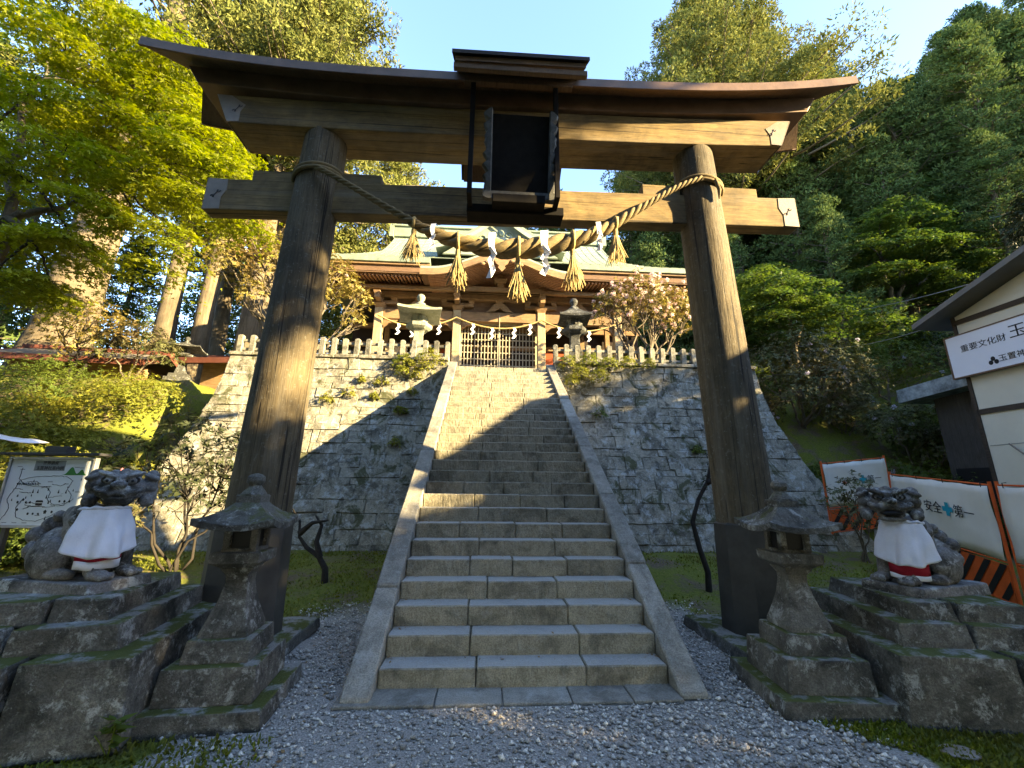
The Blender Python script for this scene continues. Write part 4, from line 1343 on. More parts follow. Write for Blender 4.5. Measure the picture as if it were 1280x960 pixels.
# ------------------------------------------------------------------ hall on the right with its sign
def build_hall():
    X = 10.5
    t = thing('hall', 'cream sided gabled hall with dark trim behind the safety fence on the right', 'building', (X, .82, 0))
    yl, yr, ze, za, dep = 3.68, -3.6, 5.60, 6.72, 13
    m = MB()
    m.prism([(yr, 0), (yl, 0), (yl, ze), (0, za), (yr, ze - .02)], 'x', 0, dep)
    wl = fixn(m.build('wall', M['siding'], t))
    tr = MB()
    for z in (3.36, 5.46):
        tr.box(-.03, 0, yr, yl, z - .055, z + .055)
    tr.box(-.035, 0, 1.35, 1.47, 5.46, 6.3)
    tr.box(-.035, 0, -1.5, -1.38, 5.46, 6.3)
    tr.box(-.03, .0, yl - .02, yl + .05, .1, ze)
    tr.build('trim', M['trim'], t)
    jn = MB()
    for z in (.9, 1.75, 2.62, 4.2, 4.95):
        jn.box(-.006, 0, yr, yl - .05, z - .006, z + .006)
    jn.build('siding_joint', M['steel'], wl)
    rf = MB()
    for s, ye in ((1, yl + .48), (-1, yr - .2)):
        k = (za - ze) / yl
        z1 = za - abs(ye) * k + .02
        rf.hexa([(-.55, 0, za + .02), (dep + .5, 0, za + .02), (dep + .5, ye, z1), (-.55, ye, z1), (-.55, 0, za + .14), (dep + .5, 0, za + .14), (dep + .5, ye, z1 + .12), (-.55, ye, z1 + .12)])
    fixn(rf.build('roof', M['roofgrey'], t))
    for (p0, p1) in (((-.06, 3.25, 2.62), (-1.3, 1.2, 1.2)), ((-.08, 2.3, 4.35), (-1.5, .2, 2.4))):
        m = MB(); m.tube([p0, p1], .016, 6); m.build('brace_rod', M['cap'], t)
    s = thing('sign', 'long white shop style board with black Japanese lettering fixed across the cream gable', 'sign', (X - .10, .82, 0))
    s['label'] = 'long white board with black Japanese lettering fixed across the cream gable'
    yA, yB, zb, zt = 3.86, -2.6, 4.18, 5.12
    m = MB(); m.box(-.04, .03, yB, yA, zb, zt); bd = m.build('panel', M['signwhite'], s, bevel=.006)
    f = MB(); f.box(-.05, .03, yB, yA + .03, zt, zt + .025); f.box(-.05, .03, yB, yA + .03, zb - .03, zb); f.box(-.05, .03, yA, yA + .03, zb, zt)
    f.build('frame', M['copper'], s)
    T = Matrix(((0, 0, -1, -.042), (-1, 0, 0, yA), (0, 1, 0, 0), (0, 0, 0, 1)))
    x = MB()
    def put(txt, size, px, pz, bold=.0):
        text_mesh(x, txt, size, T @ Matrix.Translation((px, pz, 0)), depth=.004)
    put('重要文化財', .172, .26, 4.73)
    put('玉置', .31, 1.16, 4.74)
    put('令', .30, 1.36, 4.44)
    put('玉置神社', .155, .89, 4.32)
    for (a, b_) in ((0, .075), (-.05, .0), (.05, .0)):
        pts = [T @ Vector((.80 + a + .042 * math.cos(k * .5236), 4.33 + b_ + .05 * math.sin(k * .5236), .004)) for k in range(12)]
        x.add(pts, [tuple(range(12))])
    x.build('lettering', M['ink'], s)
    h = thing('shed', 'dark timber shed with weathered tin edged roof behind the cream hall', 'shed', (11.2, 5.7, 0))
    m = MB(); m.box(0, 6, -1.1, .25, .5, 4.05); m.build('wall', M['shedwood'], h)
    m = MB(); m.hexa([(-.5, -1.2, 4.05), (6, -1.2, 4.05), (6, .7, 3.95), (-.5, .7, 3.95), (-.5, -1.2, 4.4), (6, -1.2, 4.4), (6, .7, 4.3), (-.5, .7, 4.3)]); m.build('roof', M['shedtin'], h)
    m = MB(); m.box(-.03, .02, -.9, .1, .6, 2.2); m.build('opening_shade', M['black'], h)  # black slab standing in for the shade of a doorway
build_hall()

def cable(label, a, b, sag):
    a, b = Vector(a), Vector(b)
    m = MB(); m.tube([a.lerp(b, k / 16) - Vector((0, 0, sag * 4 * (k / 16) * (1 - k / 16))) for k in range(17)], .011, 5)
    tag(m.build('cable', M['steel']), label, 'cable')
cable('pale overhead cable running from the dark trees to the hall roof', (14.5, 14, 10.0), (10.3, 3.9, 6.15), .25)
cable('thin lower cable ending at the hall eave', (13.5, 13, 8.0), (10.4, 4.9, 5.55), .3)
m = MB(); m.box(-.12, .12, -.08, .08, -.3, .38); tag(m.build('stone_marker', M['old'], None, bevel=.012, loc=(7.75, 5.25, 1.35)), 'small square stone post at the foot of the right wall beside the fence sheet', 'stone post')

# ------------------------------------------------------------------ shrine hall
def build_shrine():
    X0, Y0, Z0 = 0.02, 11.0, 4.75
    t = thing('shrine_hall', 'old wooden shrine hall with green copper roof and curved porch gable above the steps', 'shrine', (X0, Y0, Z0))
    b = MB(); b.box(-6.2, 6.2, -.5, 8, -.1, .28); b.build('podium', M['pale'], t, bevel=.02)
    PX = (-4.55, -1.62, 1.60, 4.58)
    for x in PX:
        m = MB(); m.box(x - .15, x + .15, -.15, .15, .28, 3.45); m.build('pillar', M['shrinez'], t, bevel=.02)
        k = MB()
        k.tier(x, 0, .14, .14, 3.45, 3.62, -.09); k.box(x - .62, x + .62, -.08, .08, 3.62, 3.76)
        for dx in (-.52, 0, .52): k.tier(x + dx, 0, .085, .1, 3.76, 3.88, -.04)
        k.box(x - .09, x + .09, -.62, .3, 3.64, 3.78); k.tier(x, -.54, .09, .09, 3.78, 3.9, -.04)
        k.tier(x, -.05, .12, .12, 3.9, 4.05, -.05)
        k.build('bracket', M['shrine'], t, bevel=.008)
    for nm, z0, z1, y0, y1 in (('lintel', 3.02, 3.40, -.11, .11), ('upper_beam', 3.90, 4.12, -.14, .14), ('wall_plate', 4.16, 4.40, -.12, .12), ('eave_purlin', 4.0, 4.14, -.62, -.48)):
        m = MB()
        if nm == 'lintel':
            for a, c in zip(PX[:-1], PX[1:]): m.box(a + .15, c - .15, y0, y1, z0, z1)
        else: m.box(-6.6, 6.6, y0, y1, z0, z1)
        m.build(nm, M['shrine'], t, bevel=.012)
    # carved panels and frog-leg struts between the beams
    for a, c in zip(PX[:-1], PX[1:]):
        m = MB(); mid = (a + c) / 2
        pts = [(mid - .55, 3.42), (mid - .42, 3.5), (mid - .25, 3.72), (mid - .1, 3.84), (mid + .1, 3.84), (mid + .25, 3.72), (mid + .42, 3.5), (mid + .55, 3.42), (mid + .2, 3.46), (mid, 3.6), (mid - .2, 3.46)]
        m.prism(pts, 'y', -.09, -.02); m.box(mid - .16, mid + .16, -.09, .03, 3.84, 3.9)
        fixn(m.build('frog_leg_strut', M['shrine'], t))
        m = MB(); m.box(a + .15, c - .15, .1, .16, 3.4, 3.9); m.build('panel_board', M['soffit'], t)
        for s in (-1, 1):
            m = MB()
            e = a if s > 0 else c
            m.prism([(e + s * .15, 3.02), (e + s * .75, 3.0), (e + s * .6, 2.9), (e + s * .38, 2.86), (e + s * .15, 2.68)], 'y', -.06, .06)
            fixn(m.build('corner_brace', M['shrine'], t, bevel=.006))
    # walls behind, shade of the openings put into the wall colour
    m = MB(); m.box(-6, 6, 1.6, 1.75, .28, 4.6); m.build('inner_wall', M['interior'], t)
    m = MB()
    for x in (-4.55, -3.5, -1.62, 1.6, 3.5, 4.58): m.box(x - .09, x + .09, 1.3, 1.5, .28, 3.6)
    m.box(-6, 6, 1.32, 1.48, 2.4, 2.58); m.box(-6, 6, 1.32, 1.48, 3.2, 3.4)
    m.build('inner_post', M['shrine'], t, bevel=.01)
    for x0, x1 in ((-3.4, -1.72), (1.72, 3.4)):
        m = MB(); m.box(x0, x1, 1.42, 1.5, 1.75, 2.38); m.build('red_panel', M['redpanel'], t)
    for x0, x1 in ((3.62, 4.45), (-4.45, -3.6)):
        m = MB(); m.box(x0, x1, .9, .96, .5, 2.3)
        for k in range(4): m.box(x0 + .08, x1 - .08, .87, .9, .7 + k * .4, .74 + k * .4)
        m.build('side_door', M['shrinez'], t, bevel=.006)
    # lattice doors
    for s in (-1, 1):
        m = MB()
        x0, x1 = (-1.45, -.02) if s < 0 else (.02, 1.45)
        n = 11
        for k in range(n + 1):
            x = x0 + (x1 - x0) * k / n; w_ = .017 if 0 < k < n else .035
            m.box(x - w_, x + w_, .30, .36, .3, 3.05)
        for z in (.36, .62, .88, 1.14, 1.40, 1.66, 1.92, 2.18, 2.44, 2.70, 3.03):
            m.box(x0, x1, .315, .345, z - .018, z + .018)
        m.build('lattice_door', M['lattice'], t)
    m = MB(); m.box(-1.48, 1.48, .28, .4, 3.06, 3.24); m.build('door_head', M['lattice'], t, bevel=.01)
    m = MB(); m.box(-.012, .012, -.13, -.10, .9, 3.3); m.build('bell_pull', M['lattice'], t)
    m = MB(); m.box(-.34, .34, -.6, -.15, .3, .72)
    for k in range(6): m.box(-.36 + k * .13, -.30 + k * .13, -.62, -.13, .72, .76)
    m.build('offering_box', M['lattice'], t, bevel=.008)
    # rafters in two tiers
    YE = -1.15
    def karah(x):   # height of the undulating gable above the eave line
        u = abs(x) / 2.6
        return 0 if u > 1 else 0.70 * (0.5 + 0.5 * math.cos(math.pi * min(1, u * 1.02))) ** 1.1
    for nm, yi, ye, zi, zz, hgt in (('rafter_lower', .7, YE + .72, 4.52, 4.15, .075), ('rafter_upper', YE + 1.3, YE + .10, 4.45, 4.27, .07)):
        for s in (-1, 1):
          m = MB()
          x = 2.60
          while x < 6.95:
            if True:
                m.hexa([(s * x - .032, ye, zz), (s * x + .032, ye, zz), (s * x + .032, yi, zi), (s * x - .032, yi, zi), (s * x - .032, ye, zz + hgt), (s * x + .032, ye, zz + hgt), (s * x + .032, yi, zi + hgt), (s * x - .032, yi, zi + hgt)])
            x += .135
          m.build(nm, M['rafter'], t)
    for s in (-1, 1):
        m = MB(); x0, x1 = sorted((s * 2.57, s * 7.0))
        m.hexa([(x0, YE, 4.35), (x1, YE, 4.35), (x1, .8, 4.64), (x0, .8, 4.64), (x0, YE, 4.39), (x1, YE, 4.39), (x1, .8, 4.72), (x0, .8, 4.72)])
        m.box(x0, x1, YE - .02, YE + .16, 4.395, 4.63); m.box(x0, x1, YE + .80, YE + .90, 4.235, 4.32)
        m.build('soffit', M['soffit'], t)
        m = MB(); m.box(x0, x1, YE - .10, YE + .2, 4.63, 4.71); m.build('eave_board', M['shrine'], t, bevel=.006)
        m = MB(); m.box(x0, x1, YE - .16, YE + .3, 4.71, 4.92); m.build('roof_edge', M['copperdark'], t, bevel=.012)
    # main roof: concave slopes, seams
    def zr(v): return 4.92 + 3.85 * (0.62 * v + 0.38 * v * v)
    rm = MB(); sm = MB()
    NY = 22
    YR = 3.4
    for sgn in (-1, 1):
        P = []
        for i in range(NY + 1):
            v = i / NY
            y = (YE - .16) + v * (YR - YE + .16) if sgn < 0 else (2 * YR - YE + .16) - v * (YR - YE + .16)
            xe = 7.12 - 2.05 * min(1, v / .55) if v < .55 else 5.07
            P.append([(-xe, y, zr(v)), (xe, y, zr(v))])
        rm.grid(P, False)
        if sgn < 0:
            for i in range(1, NY + 1):
                a = P[i]
                sm.tube([(a[0][0], a[0][1], a[0][2] + .006), (a[1][0], a[1][1], a[1][2] + .006)], .016, 4, smooth=False)
            x = -6.9
            while x < 7.0:
                pts = [(x, q[0][1], q[0][2] + .008) for q in P if abs(x) < q[1][0]]
                if len(pts) > 1: sm.tube(pts, .014, 4, smooth=False)
                x += .34
    for s in (-1, 1):
        P = []
        for i in range(13):
            v = i / NY
            xe = 7.12 - 2.05 * min(1, v / .55)
            y0 = (YE - .16) + v * (YR - YE + .16); y1 = 2 * YR - y0
            P.append([(s * xe, y0, zr(v)), (s * xe, y1, zr(v))])
        rm.grid(P, False)
        v0 = 12 / NY; y0 = (YE - .16) + v0 * (YR - YE + .16)
        rm.add([(s * 4.7, y0, zr(v0)), (s * 4.7, 2 * YR - y0, zr(v0)), (s * 4.7, YR, zr(1) - .05)], [(0, 1, 2)])
    rf = rm.build('roof', M['copperroof'], t)
    sm.build('roof_seams', M['copperdark'], rf)
    m = MB(); m.box(-5.1, 5.1, YR - .22, YR + .22, zr(1) - .1, zr(1) + .42); m.box(-5.2, 5.2, YR - .3, YR + .3, zr(1) + .42, zr(1) + .52)
    m.build('ridge', M['copperdark'], rf, bevel=.03)
    for s in (-1, 1):
        m = MB(); m.prism([(YR - .36, zr(1) - .2), (YR + .36, zr(1) - .2), (YR + .3, zr(1) + .4), (YR + .12, zr(1) + .85), (YR - .12, zr(1) + .85), (YR - .3, zr(1) + .4)], 'x', s * 5.1, s * 5.3)
        fixn(m.build('ridge_end', M['copperdark'], rf))
    # dormer gable
    yg, zb, za_, hw = -.10, 6.15, 7.62, 2.3
    m = MB(); m.prism([(-hw, zb - .3), (hw, zb - .3), (0, za_ - .12)], 'y', yg, yg + .1); gb = m.build('gable', M['copperroof'], t)
    m = MB()
    for s in (-1, 1):
        P = []
        for k in range(13):
            u = k / 12
            x = s * u * (hw + .28); z = za_ - (za_ - zb + .05) * (u + .16 * math.sin(u * 3.14))
            P.append([(x, yg - .28, z), (x, yg + 2.6, z), (x, yg + 2.6, z + .1), (x, yg - .28, z + .1), (x, yg - .28, z)])
        m.grid(P, False)
    m.build('gable_roof', M['copperdark'], t)
    bb = MB()
    for s in (-1, 1):
        P = []
        for k in range(13):
            u = k / 12
            x = s * u * (hw + .26); z = za_ - (za_ - zb + .05) * (u + .16 * math.sin(u * 3.14))
            P.append([(x, yg - .30, z - .02), (x, yg - .30, z - .24 + .05 * u), (x, yg - .26, z - .24 + .05 * u)])
        bb.grid(P, False)
    bb.build('bargeboard', M['copperroof'], gb)
    cv = MB()
    rr = random.Random(2)
    for s in (-1, 1):
        for (cx, cz, r0) in ((.3, 6.52, .16), (.72, 6.32, .17), (1.15, 6.15, .15), (.38, 6.12, .13), (.85, 6.0, .1), (1.5, 6.0, .09)):
            cv.tube([(s * (cx + r0 * (1 - a / 8) * math.cos(a)), yg - .02, .25 + cz + r0 * (1 - a / 8) * math.sin(a)) for a in [.45 * k for k in range(16)]], .026, 5)
    cv.tube([(-1.6, yg - .02, 6.08), (0, yg - .02, 6.15), (1.6, yg - .02, 6.08)], .04, 6)
    cv.ball((0, yg - .03, 6.85), (.13, .05, .16), 10)
    cv.build('gable_carving', M['copperdark'], gb)
    m = MB(); m.box(-.2, .2, yg - .4, yg + .3, za_ + .05, za_ + .3); m.tier(0, yg - .1, .13, .2, za_ + .3, za_ + .55, .05); m.build('gable_ridge_cap', M['copperdark'], t, bevel=.02)
    # undulating porch gable
    YK = YE - .45
    N_ = 48
    top, und = [], []
    for i in range(N_ + 1):
        x = -2.85 + 5.7 * i / N_
        z = 4.22 + karah(x)
        th = .20
        top.append([(x, YK, z), (x, YK, z + th), (x, YE + 3.4, z + th + .05), (x, YE + 3.4, z)])
    m = MB(); m.grid(top, False); m.build('porch_roof', M['copperroof'], t)
    m = MB()
    m.grid([[(p[0][0], YK - .03, p[0][2] - .17), (p[0][0], YK - .03, p[0][2] + .04), (p[0][0], YK - .005, p[0][2] + .04)] for p in top], False)
    o = m.build('porch_bargeboard', M['shrine'], t); s_ = o.modifiers.new('thick', 'SOLIDIFY'); s_.thickness = .06
    m = MB()
    for j in range(22):
        y = YK + .08 + j * .115
        m.grid([[(p[0][0], y, p[0][2] - .10), (p[0][0], y, p[0][2] - .01), (p[0][0], y + .055, p[0][2] - .01), (p[0][0], y + .055, p[0][2] - .10), (p[0][0], y, p[0][2] - .10)] for p in top if abs(p[0][0]) < 2.62], False)
    m.build('curved_rafter', M['rafter'], t)
    m = MB(); m.grid([[(p[0][0], YK + .02, p[0][2] - .012), (p[0][0], YE + 3.3, p[0][2] - .012)] for p in top], False); m.build('porch_ceiling', M['soffit'], t)
    m = MB()
    m.prism([(-.28, 4.74), (-.12, 4.80), (.12, 4.80), (.28, 4.74), (.2, 4.58), (.1, 4.50), (.13, 4.42), (0, 4.28), (-.13, 4.42), (-.1, 4.50), (-.2, 4.58)], 'y', YK - .1, YK - .06)
    for s in (-1, 1):
        for k in range(3): m.ball((s * (.36 + .16 * k), YK - .08, 4.70 - .07 * k), (.1, .04, .06), 8)
    fixn(m.build('gable_pendant', M['shrine'], t))
    m = MB(); m.box(-1.6, 1.6, YE + .5, YE + .7, 4.0, 4.2); m.box(-.13, .13, YE + .52, YE + .68, 4.2, 4.72); m.tier(0, YE + .6, .2, .12, 4.38, 4.52, -.06)
    m.build('rainbow_beam', M['shrine'], t, bevel=.015)
    for x in (-1.62, 1.60):
        m = MB(); m.box(x - .1, x + .1, YE + .45, -.12, 3.9, 4.1); m.build('tie_arm', M['shrine'], t, bevel=.012)
    # straw rope with white papers between the pillars
    r = thing('porch_rope', 'thin straw rope with white zigzag papers strung across the shrine pillars', 'rope', (X0, Y0 - .24, Z0 + 3.1))
    m = MB()
    spans = ((-4.55, -1.62), (-1.62, 1.6), (1.6, 4.58)); sag = (.42, .40, .40)
    zf = lambda a, b_, s, x: -4 * s * ((x - a) / (b_ - a)) * (1 - (x - a) / (b_ - a))
    pts = []
    for (a, b_), s in zip(spans, sag):
        pts += [(a + (b_ - a) * k / 14, 0, zf(a, b_, s, a + (b_ - a) * k / 14)) for k in range(14)]
    pts.append((4.58, 0, 0))
    m.tube(pts, .032, 7, wob=.12); m.build('rope_strand', M['straw'], r)
    for x in (-3.75, -3.22, -2.25, -1.0, -.28, .55, 1.15, 2.25, 3.4):
        for (a, b_), s in zip(spans, sag):
            if a <= x <= b_: z = zf(a, b_, s, x)
        pm = MB(); x_ = x; z -= .01
        for k in range(4):
            x2 = x + (.045 if k % 2 == 0 else -.045)
            pm.grid([[(x_ - .05, -.03, z), (x_ + .05, -.035, z)], [(x2 - .05, -.05, z - .115), (x2 + .05, -.03, z - .115)]], False)
            x_, z = x2, z - .105
        o = pm.build('paper_streamer', M['paper'], r); s_ = o.modifiers.new('thick', 'SOLIDIFY'); s_.thickness = .002
build_shrine()

# ------------------------------------------------------------------ stone fence along the terrace
def stone_fence(label, x0, x1, skip=()):
    t = thing('stone_fence', label, 'stone fence', ((x0 + x1) / 2, 7.08, 5.0))
    c = (x0 + x1) / 2
    n = round((x1 - x0) / .31)
    for k in range(n + 1):
        x = x0 + (x1 - x0) * k / n - c
        m = MB(); h = .56 + random.uniform(-.02, .02)
        m.tier(0, 0, .068, .068, 0, h - .03, .004, .004); m.tier(0, 0, .06, .06, h - .03, h, .035)
        o = m.build('fence_post', M['pale'], t, bevel=.008); o.location = (x, random.uniform(-.012, .012), 0); o.rotation_euler = (random.uniform(-.02, .02), random.uniform(-.025, .025), random.uniform(-.1, .1))
    for z in (.16, .40):
        m = MB(); m.box(x0 - c, x1 - c, -.03, .03, z - .035, z + .035); m.build('fence_rail', M['pale'], t, bevel=.006)
stone_fence('row of low square stone posts along the terrace left of the steps', -7.0, -1.5)
stone_fence('row of low square stone posts along the terrace right of the steps', 1.5, 7.0)

def big_lantern(label, loc, s, rz, mat, roofw):
    t = thing('tall_stone_lantern', label, 'stone lantern', loc, rz)
    t.scale = (s, s, s)
    for hw, z0, z1 in ((.55, 0, .2), (.42, .2, .42)):
        b = MB(); b.tier(0, 0, hw, hw, z0, z1, .02, .008); b.build('base_tier', mat, t, bevel=.02)
    b = MB(); b.lathe([(.34, .42), (.31, .55), (.24, .8), (.19, 1.05), (.175, 1.25), (.2, 1.32), (.27, 1.36)], 4, 0, 0, S4, smooth=False); b.build('shaft', mat, t, bevel=.015)
    b = MB(); b.lathe([(.27, 1.36), (.36, 1.42), (.37, 1.52), (.3, 1.54)], 6, 0, 0, 0, smooth=False); b.build('platform', mat, t, bevel=.012)
    b = MB(); b.lathe([(.22, 1.54), (.22, 1.80)], 6, smooth=False); b.lathe([(.10, 1.60), (.24, 1.61), (.24, 1.73), (.10, 1.74)], 4, 0, 0, 0, smooth=False); b.build('fire_box', mat, t, bevel=.012)
    b = MB(); roof_rings(b, roofw, roofw, 1.84, 2.10, .14, .03, .07); fixn(b.build('cap_stone', mat, t, bevel=.01))
    b = MB(); b.lathe([(.15, 2.07), (.14, 2.16), (.08, 2.2), (.06, 2.24), (.11, 2.30), (.12, 2.37), (.09, 2.43), (.02, 2.47)], 14); b.build('finial', mat, t)
    return t
M['greenstone'] = stone('pale_green_stone', (0.24, 0.25, 0.18), (0.34, 0.34, 0.26), lichen=.4, moss=.6, grain=60, dark=.35, mossc=(.10, .12, .03))
M['darkstone'] = stone('black_weathered_stone', (0.05, 0.05, 0.045), (0.10, 0.10, 0.09), lichen=.4, moss=0, grain=60, dark=.6)
big_lantern('wide capped pale green stone lantern on the terrace left of the shrine gate', (-2.52, 8.2, 4.78), 1.10, R(8), M['greenstone'], .56)
big_lantern('slim dark weathered lantern on the terrace right of the shrine gate', (2.30, 8.2, 4.78), 1.12, R(-5), M['darkstone'], .42)
big_lantern('mossy stone lantern with dark cap by the low roofs at the bank top', (-10.0, 9.3, 4.70), .62, R(20), M['darkstone'], .75)

# ------------------------------------------------------------------ low roofs at the top of the left bank
def low_roof(label, x, y, z, L, dp, rise, rz, mat_f):
    t = thing('low_hall', label, 'building', (x, y, z), rz)
    m = MB(); m.box(-L / 2 + .4, L / 2 - .4, -dp / 2 + .5, dp / 2 - .5, -1.2, .06); m.build('wall', M['shrine'], t)
    m = MB()
    for s in (-1, 1):
        m.hexa([(-L / 2, s * dp / 2, 0), (L / 2, s * dp / 2, 0), (L / 2, 0, rise), (-L / 2, 0, rise), (-L / 2, s * dp / 2, .07), (L / 2, s * dp / 2, .07), (L / 2, 0, rise + .07), (-L / 2, 0, rise + .07)])
    fixn(m.build('roof', M['roofgrey'], t))
    m = MB(); m.box(-L / 2, L / 2, -dp / 2 - .05, -dp / 2 + .02, -.10, .08)
    for s in (-1, 1):
        for q in (-1, 1):
            m.hexa([(s * L / 2 - .03, q * dp / 2, -.10), (s * L / 2 + .03, q * dp / 2, -.10), (s * L / 2 + .03, 0, rise - .12), (s * L / 2 - .03, 0, rise - .12), (s * L / 2 - .03, q * dp / 2, .09), (s * L / 2 + .03, q * dp / 2, .09), (s * L / 2 + .03, 0, rise + .09), (s * L / 2 - .03, 0, rise + .09)])
    fixn(m.build('fascia', mat_f, t))
    m = MB(); m.box(-L / 2 - .04, L / 2 + .04, -.08, .08, rise + .04, rise + .18); m.build('ridge', mat_f, t, bevel=.02)
M['redbrown'] = plain('red_brown_paint', (0.12, 0.042, 0.028), .6, .3, 4)
low_roof('long low roof with red brown fascia half hidden behind the bank at far left', -13.0, 9.8, 5.18, 4.2, 2.6, .55, R(6), M['redbrown'])
low_roof('small grey roof with red brown fascia beside the left end of the stone fence', -9.0, 10.3, 5.42, 1.9, 2.4, .34, R(-6), M['redbrown'])

# ================================================================== VEGETATION
def rnd_unit(n):
    return unit(rng.normal(0, 1, (n, 3)))

def limb(mb, a, b, r0, r1, sag=0.0, n=6, seg=7, wig=.06):
    a, b = Vector(a), Vector(b)
    L = (b - a).length
    pts = []
    for i in range(seg + 1):
        t = i / seg
        p = a.lerp(b, t) + Vector((0, 0, sag * 4 * t * (1 - t)))
        if 0 < i < seg:
            p += Vector((random.uniform(-1, 1), random.uniform(-1, 1), random.uniform(-1, 1))) * wig * L * .35
        pts.append(p)
    mb.tube(pts, [r0 + (r1 - r0) * i / seg for i in range(seg + 1)], n, cap=False)
    return pts

def maple(name, label, base, joints, pads, leafmat, lsize, per, barkmat='barkdark', group=None, cat='tree', trunk_r=.22):
    """spreading tree: limbs run from joints to flat drooping sprays of small leaves.
    joints: list of (point, parent index); pads: (centre, radius, tilt towards)"""
    b0 = Vector(base)
    t = thing(name, label, cat, base, 0, group)
    J = [Vector(j[0]) - b0 for j in joints]
    tr = MB()
    rad = {0: trunk_r}
    for i, (p, par) in enumerate(joints):
        if par is None:
            limb(tr, (0, 0, -.3), J[i], trunk_r * 1.15, trunk_r * .8, 0, 10, 8, .05); rad[i] = trunk_r * .8
        else:
            limb(tr, J[par], J[i], rad[par] * .85, rad[par] * .5, .05, 8, 7, .07); rad[i] = rad[par] * .55
    Ps, Ns, Ts = [], [], []
    tw = MB()
    for (c, r_, tilt) in pads:
        c = Vector(c) - b0
        k = min(range(len(J)), key=lambda q: (J[q] - c).length + (0.6 if q == 0 else 0))
        limb(tw, J[k], c, min(.05, rad[k] * .6), .012, .12, 5, 6, .10)
        for q in range(7):
            a = 6.283 * q / 7 + random.uniform(-.3, .3)
            e = c + Vector((math.cos(a) * r_ * .8, math.sin(a) * r_ * .8, -.10 * r_ - tilt * r_ * .2))
            limb(tw, c, e, .012, .004, .05, 3, 4, .12)
        n = int(per * r_ * r_)
        # sub sprays inside the pad, each a thin sheet, with gaps between
        ns = max(5, int(9 * r_ * r_) + 3)
        sc_ = rng.uniform(-1, 1, (ns, 2)); sc_ *= (np.sqrt(rng.uniform(0, 1, (ns, 1))) / (np.linalg.norm(sc_, axis=1, keepdims=True) + .01)) * r_
        sz = rng.normal(0, .16 * r_, ns)
        idx = rng.integers(0, ns, n)
        sr = rng.uniform(.16, .36, ns)
        d = rng.normal(0, 1, (n, 2)) * sr[idx][:, None]
        X = sc_[idx] + d
        rr2 = np.linalg.norm(X, axis=1)
        Z = sz[idx] - .16 * rr2 ** 2 / max(r_, .3) * (1 + tilt) + rng.normal(0, .035, n) - .35 * np.abs(d).sum(1) * .4
        P = np.stack([X[:, 0], X[:, 1], Z], 1) + np.array(c)
        Nn = np.stack([X[:, 0] * .25 / r_, X[:, 1] * .25 / r_, np.ones(n)], 1) + rng.normal(0, .38, (n, 3))
        Tt = np.concatenate([X / (rr2[:, None] + .05) + rng.normal(0, .7, (n, 2)), np.full((n, 1), -.35)], 1)
        Ps.append(P); Ns.append(Nn); Ts.append(Tt)
    P, Nn, Tt = map(np.concatenate, (Ps, Ns, Ts))
    L = lsize * rng.uniform(.7, 1.25, len(P))
    leaves('crown', P, Nn, Tt, L, L * .8, M[leafmat], t, star=1)
    tr.build('trunk', M[barkmat], t)
    tw.build('branches', M['twigdark'], t)
    return t

def cedar(name, label, base, h, crown0, rmax, nb, per, leafmat, trunk_r, seed, lean=(0, 0), esz=.24, group=None, loc=None, shape=1.0, csize=1.0):
    """tall conifer: straight trunk, whorls of limbs that end in rounded tufts of needles"""
    rs = np.random.default_rng(seed)
    random.seed(seed)
    t = thing(name, label, 'tree', base, 0, group)
    tr = MB()
    pts = [(lean[0] * (i / 10) * h + random.uniform(-.04, .04) * (0 < i), lean[1] * (i / 10) * h + random.uniform(-.04, .04) * (0 < i), -.5 + (h + .3) * i / 10) for i in range(11)]
    tr.tube(pts, [trunk_r * (1.3 if i == 0 else 1.0) * (1 - .93 * (i / 10) ** 1.1) + .015 for i in range(11)], 14, wob=.05)
    br = MB()
    C, Rr, O = [], [], []
    for i in range(nb):
        f = (i + rs.uniform(0, 1)) / nb
        z = h * (crown0 + (1 - crown0) * f)
        prof = (1 - f) ** .62 * (0.72 + .28 * min(1, f / .15)) * shape + .05
        L = rmax * prof * rs.uniform(.62, 1.12)
        a = i * 2.39996 + rs.uniform(-.4, .4)
        ax = Vector((lean[0] * z, lean[1] * z, z))
        dirv = Vector((math.cos(a), math.sin(a), 0))
        tip = ax + dirv * L + Vector((0, 0, L * rs.uniform(-.18, .22)))
        limb(br, ax, tip, .02 + .016 * L, .012, -.05 * L, 4, 5, .05)
        nc = max(2, int(L * 1.25 / csize))
        for k in range(nc):
            u = .38 + .62 * (k + .6) / nc
            c = ax.lerp(tip, min(u, 1.02)) + Vector((rs.normal(0, .16), rs.normal(0, .16), rs.normal(0, .12))) * L * .35 + Vector((0, 0, .1))
            C.append(c); Rr.append(csize * rs.uniform(.32, .62) * (.75 + .35 * prof)); O.append(dirv)
    C.append(Vector((lean[0] * h, lean[1] * h, h))); Rr.append(.4); O.append(Vector((0, 0, 1)))
    C, Rr = np.array(C), np.array(Rr)
    m_ = len(C)
    idx = np.repeat(np.arange(m_), per)
    n = len(idx)
    d = unit(rs.normal(0, 1, (n, 3)))
    d[:, 2] = np.abs(d[:, 2]) * .95 - .30
    d = unit(d)
    rr_ = Rr[idx] * rs.uniform(.45, 1.0, n) ** .6
    P = C[idx] + d * rr_[:, None] * np.array([1.15, 1.15, .8])
    T = d + np.array([0, 0, .25]) + rs.normal(0, .35, (n, 3))
    Nn = d + rs.normal(0, .7, (n, 3))
    L = esz * rs.uniform(.6, 1.3, n)
    leaves('crown', P, Nn, T, L, L * .36, M[leafmat], t)
    tr.build('trunk', M['bark'], t)
    br.build('limbs', M['twig'], t)
    return t

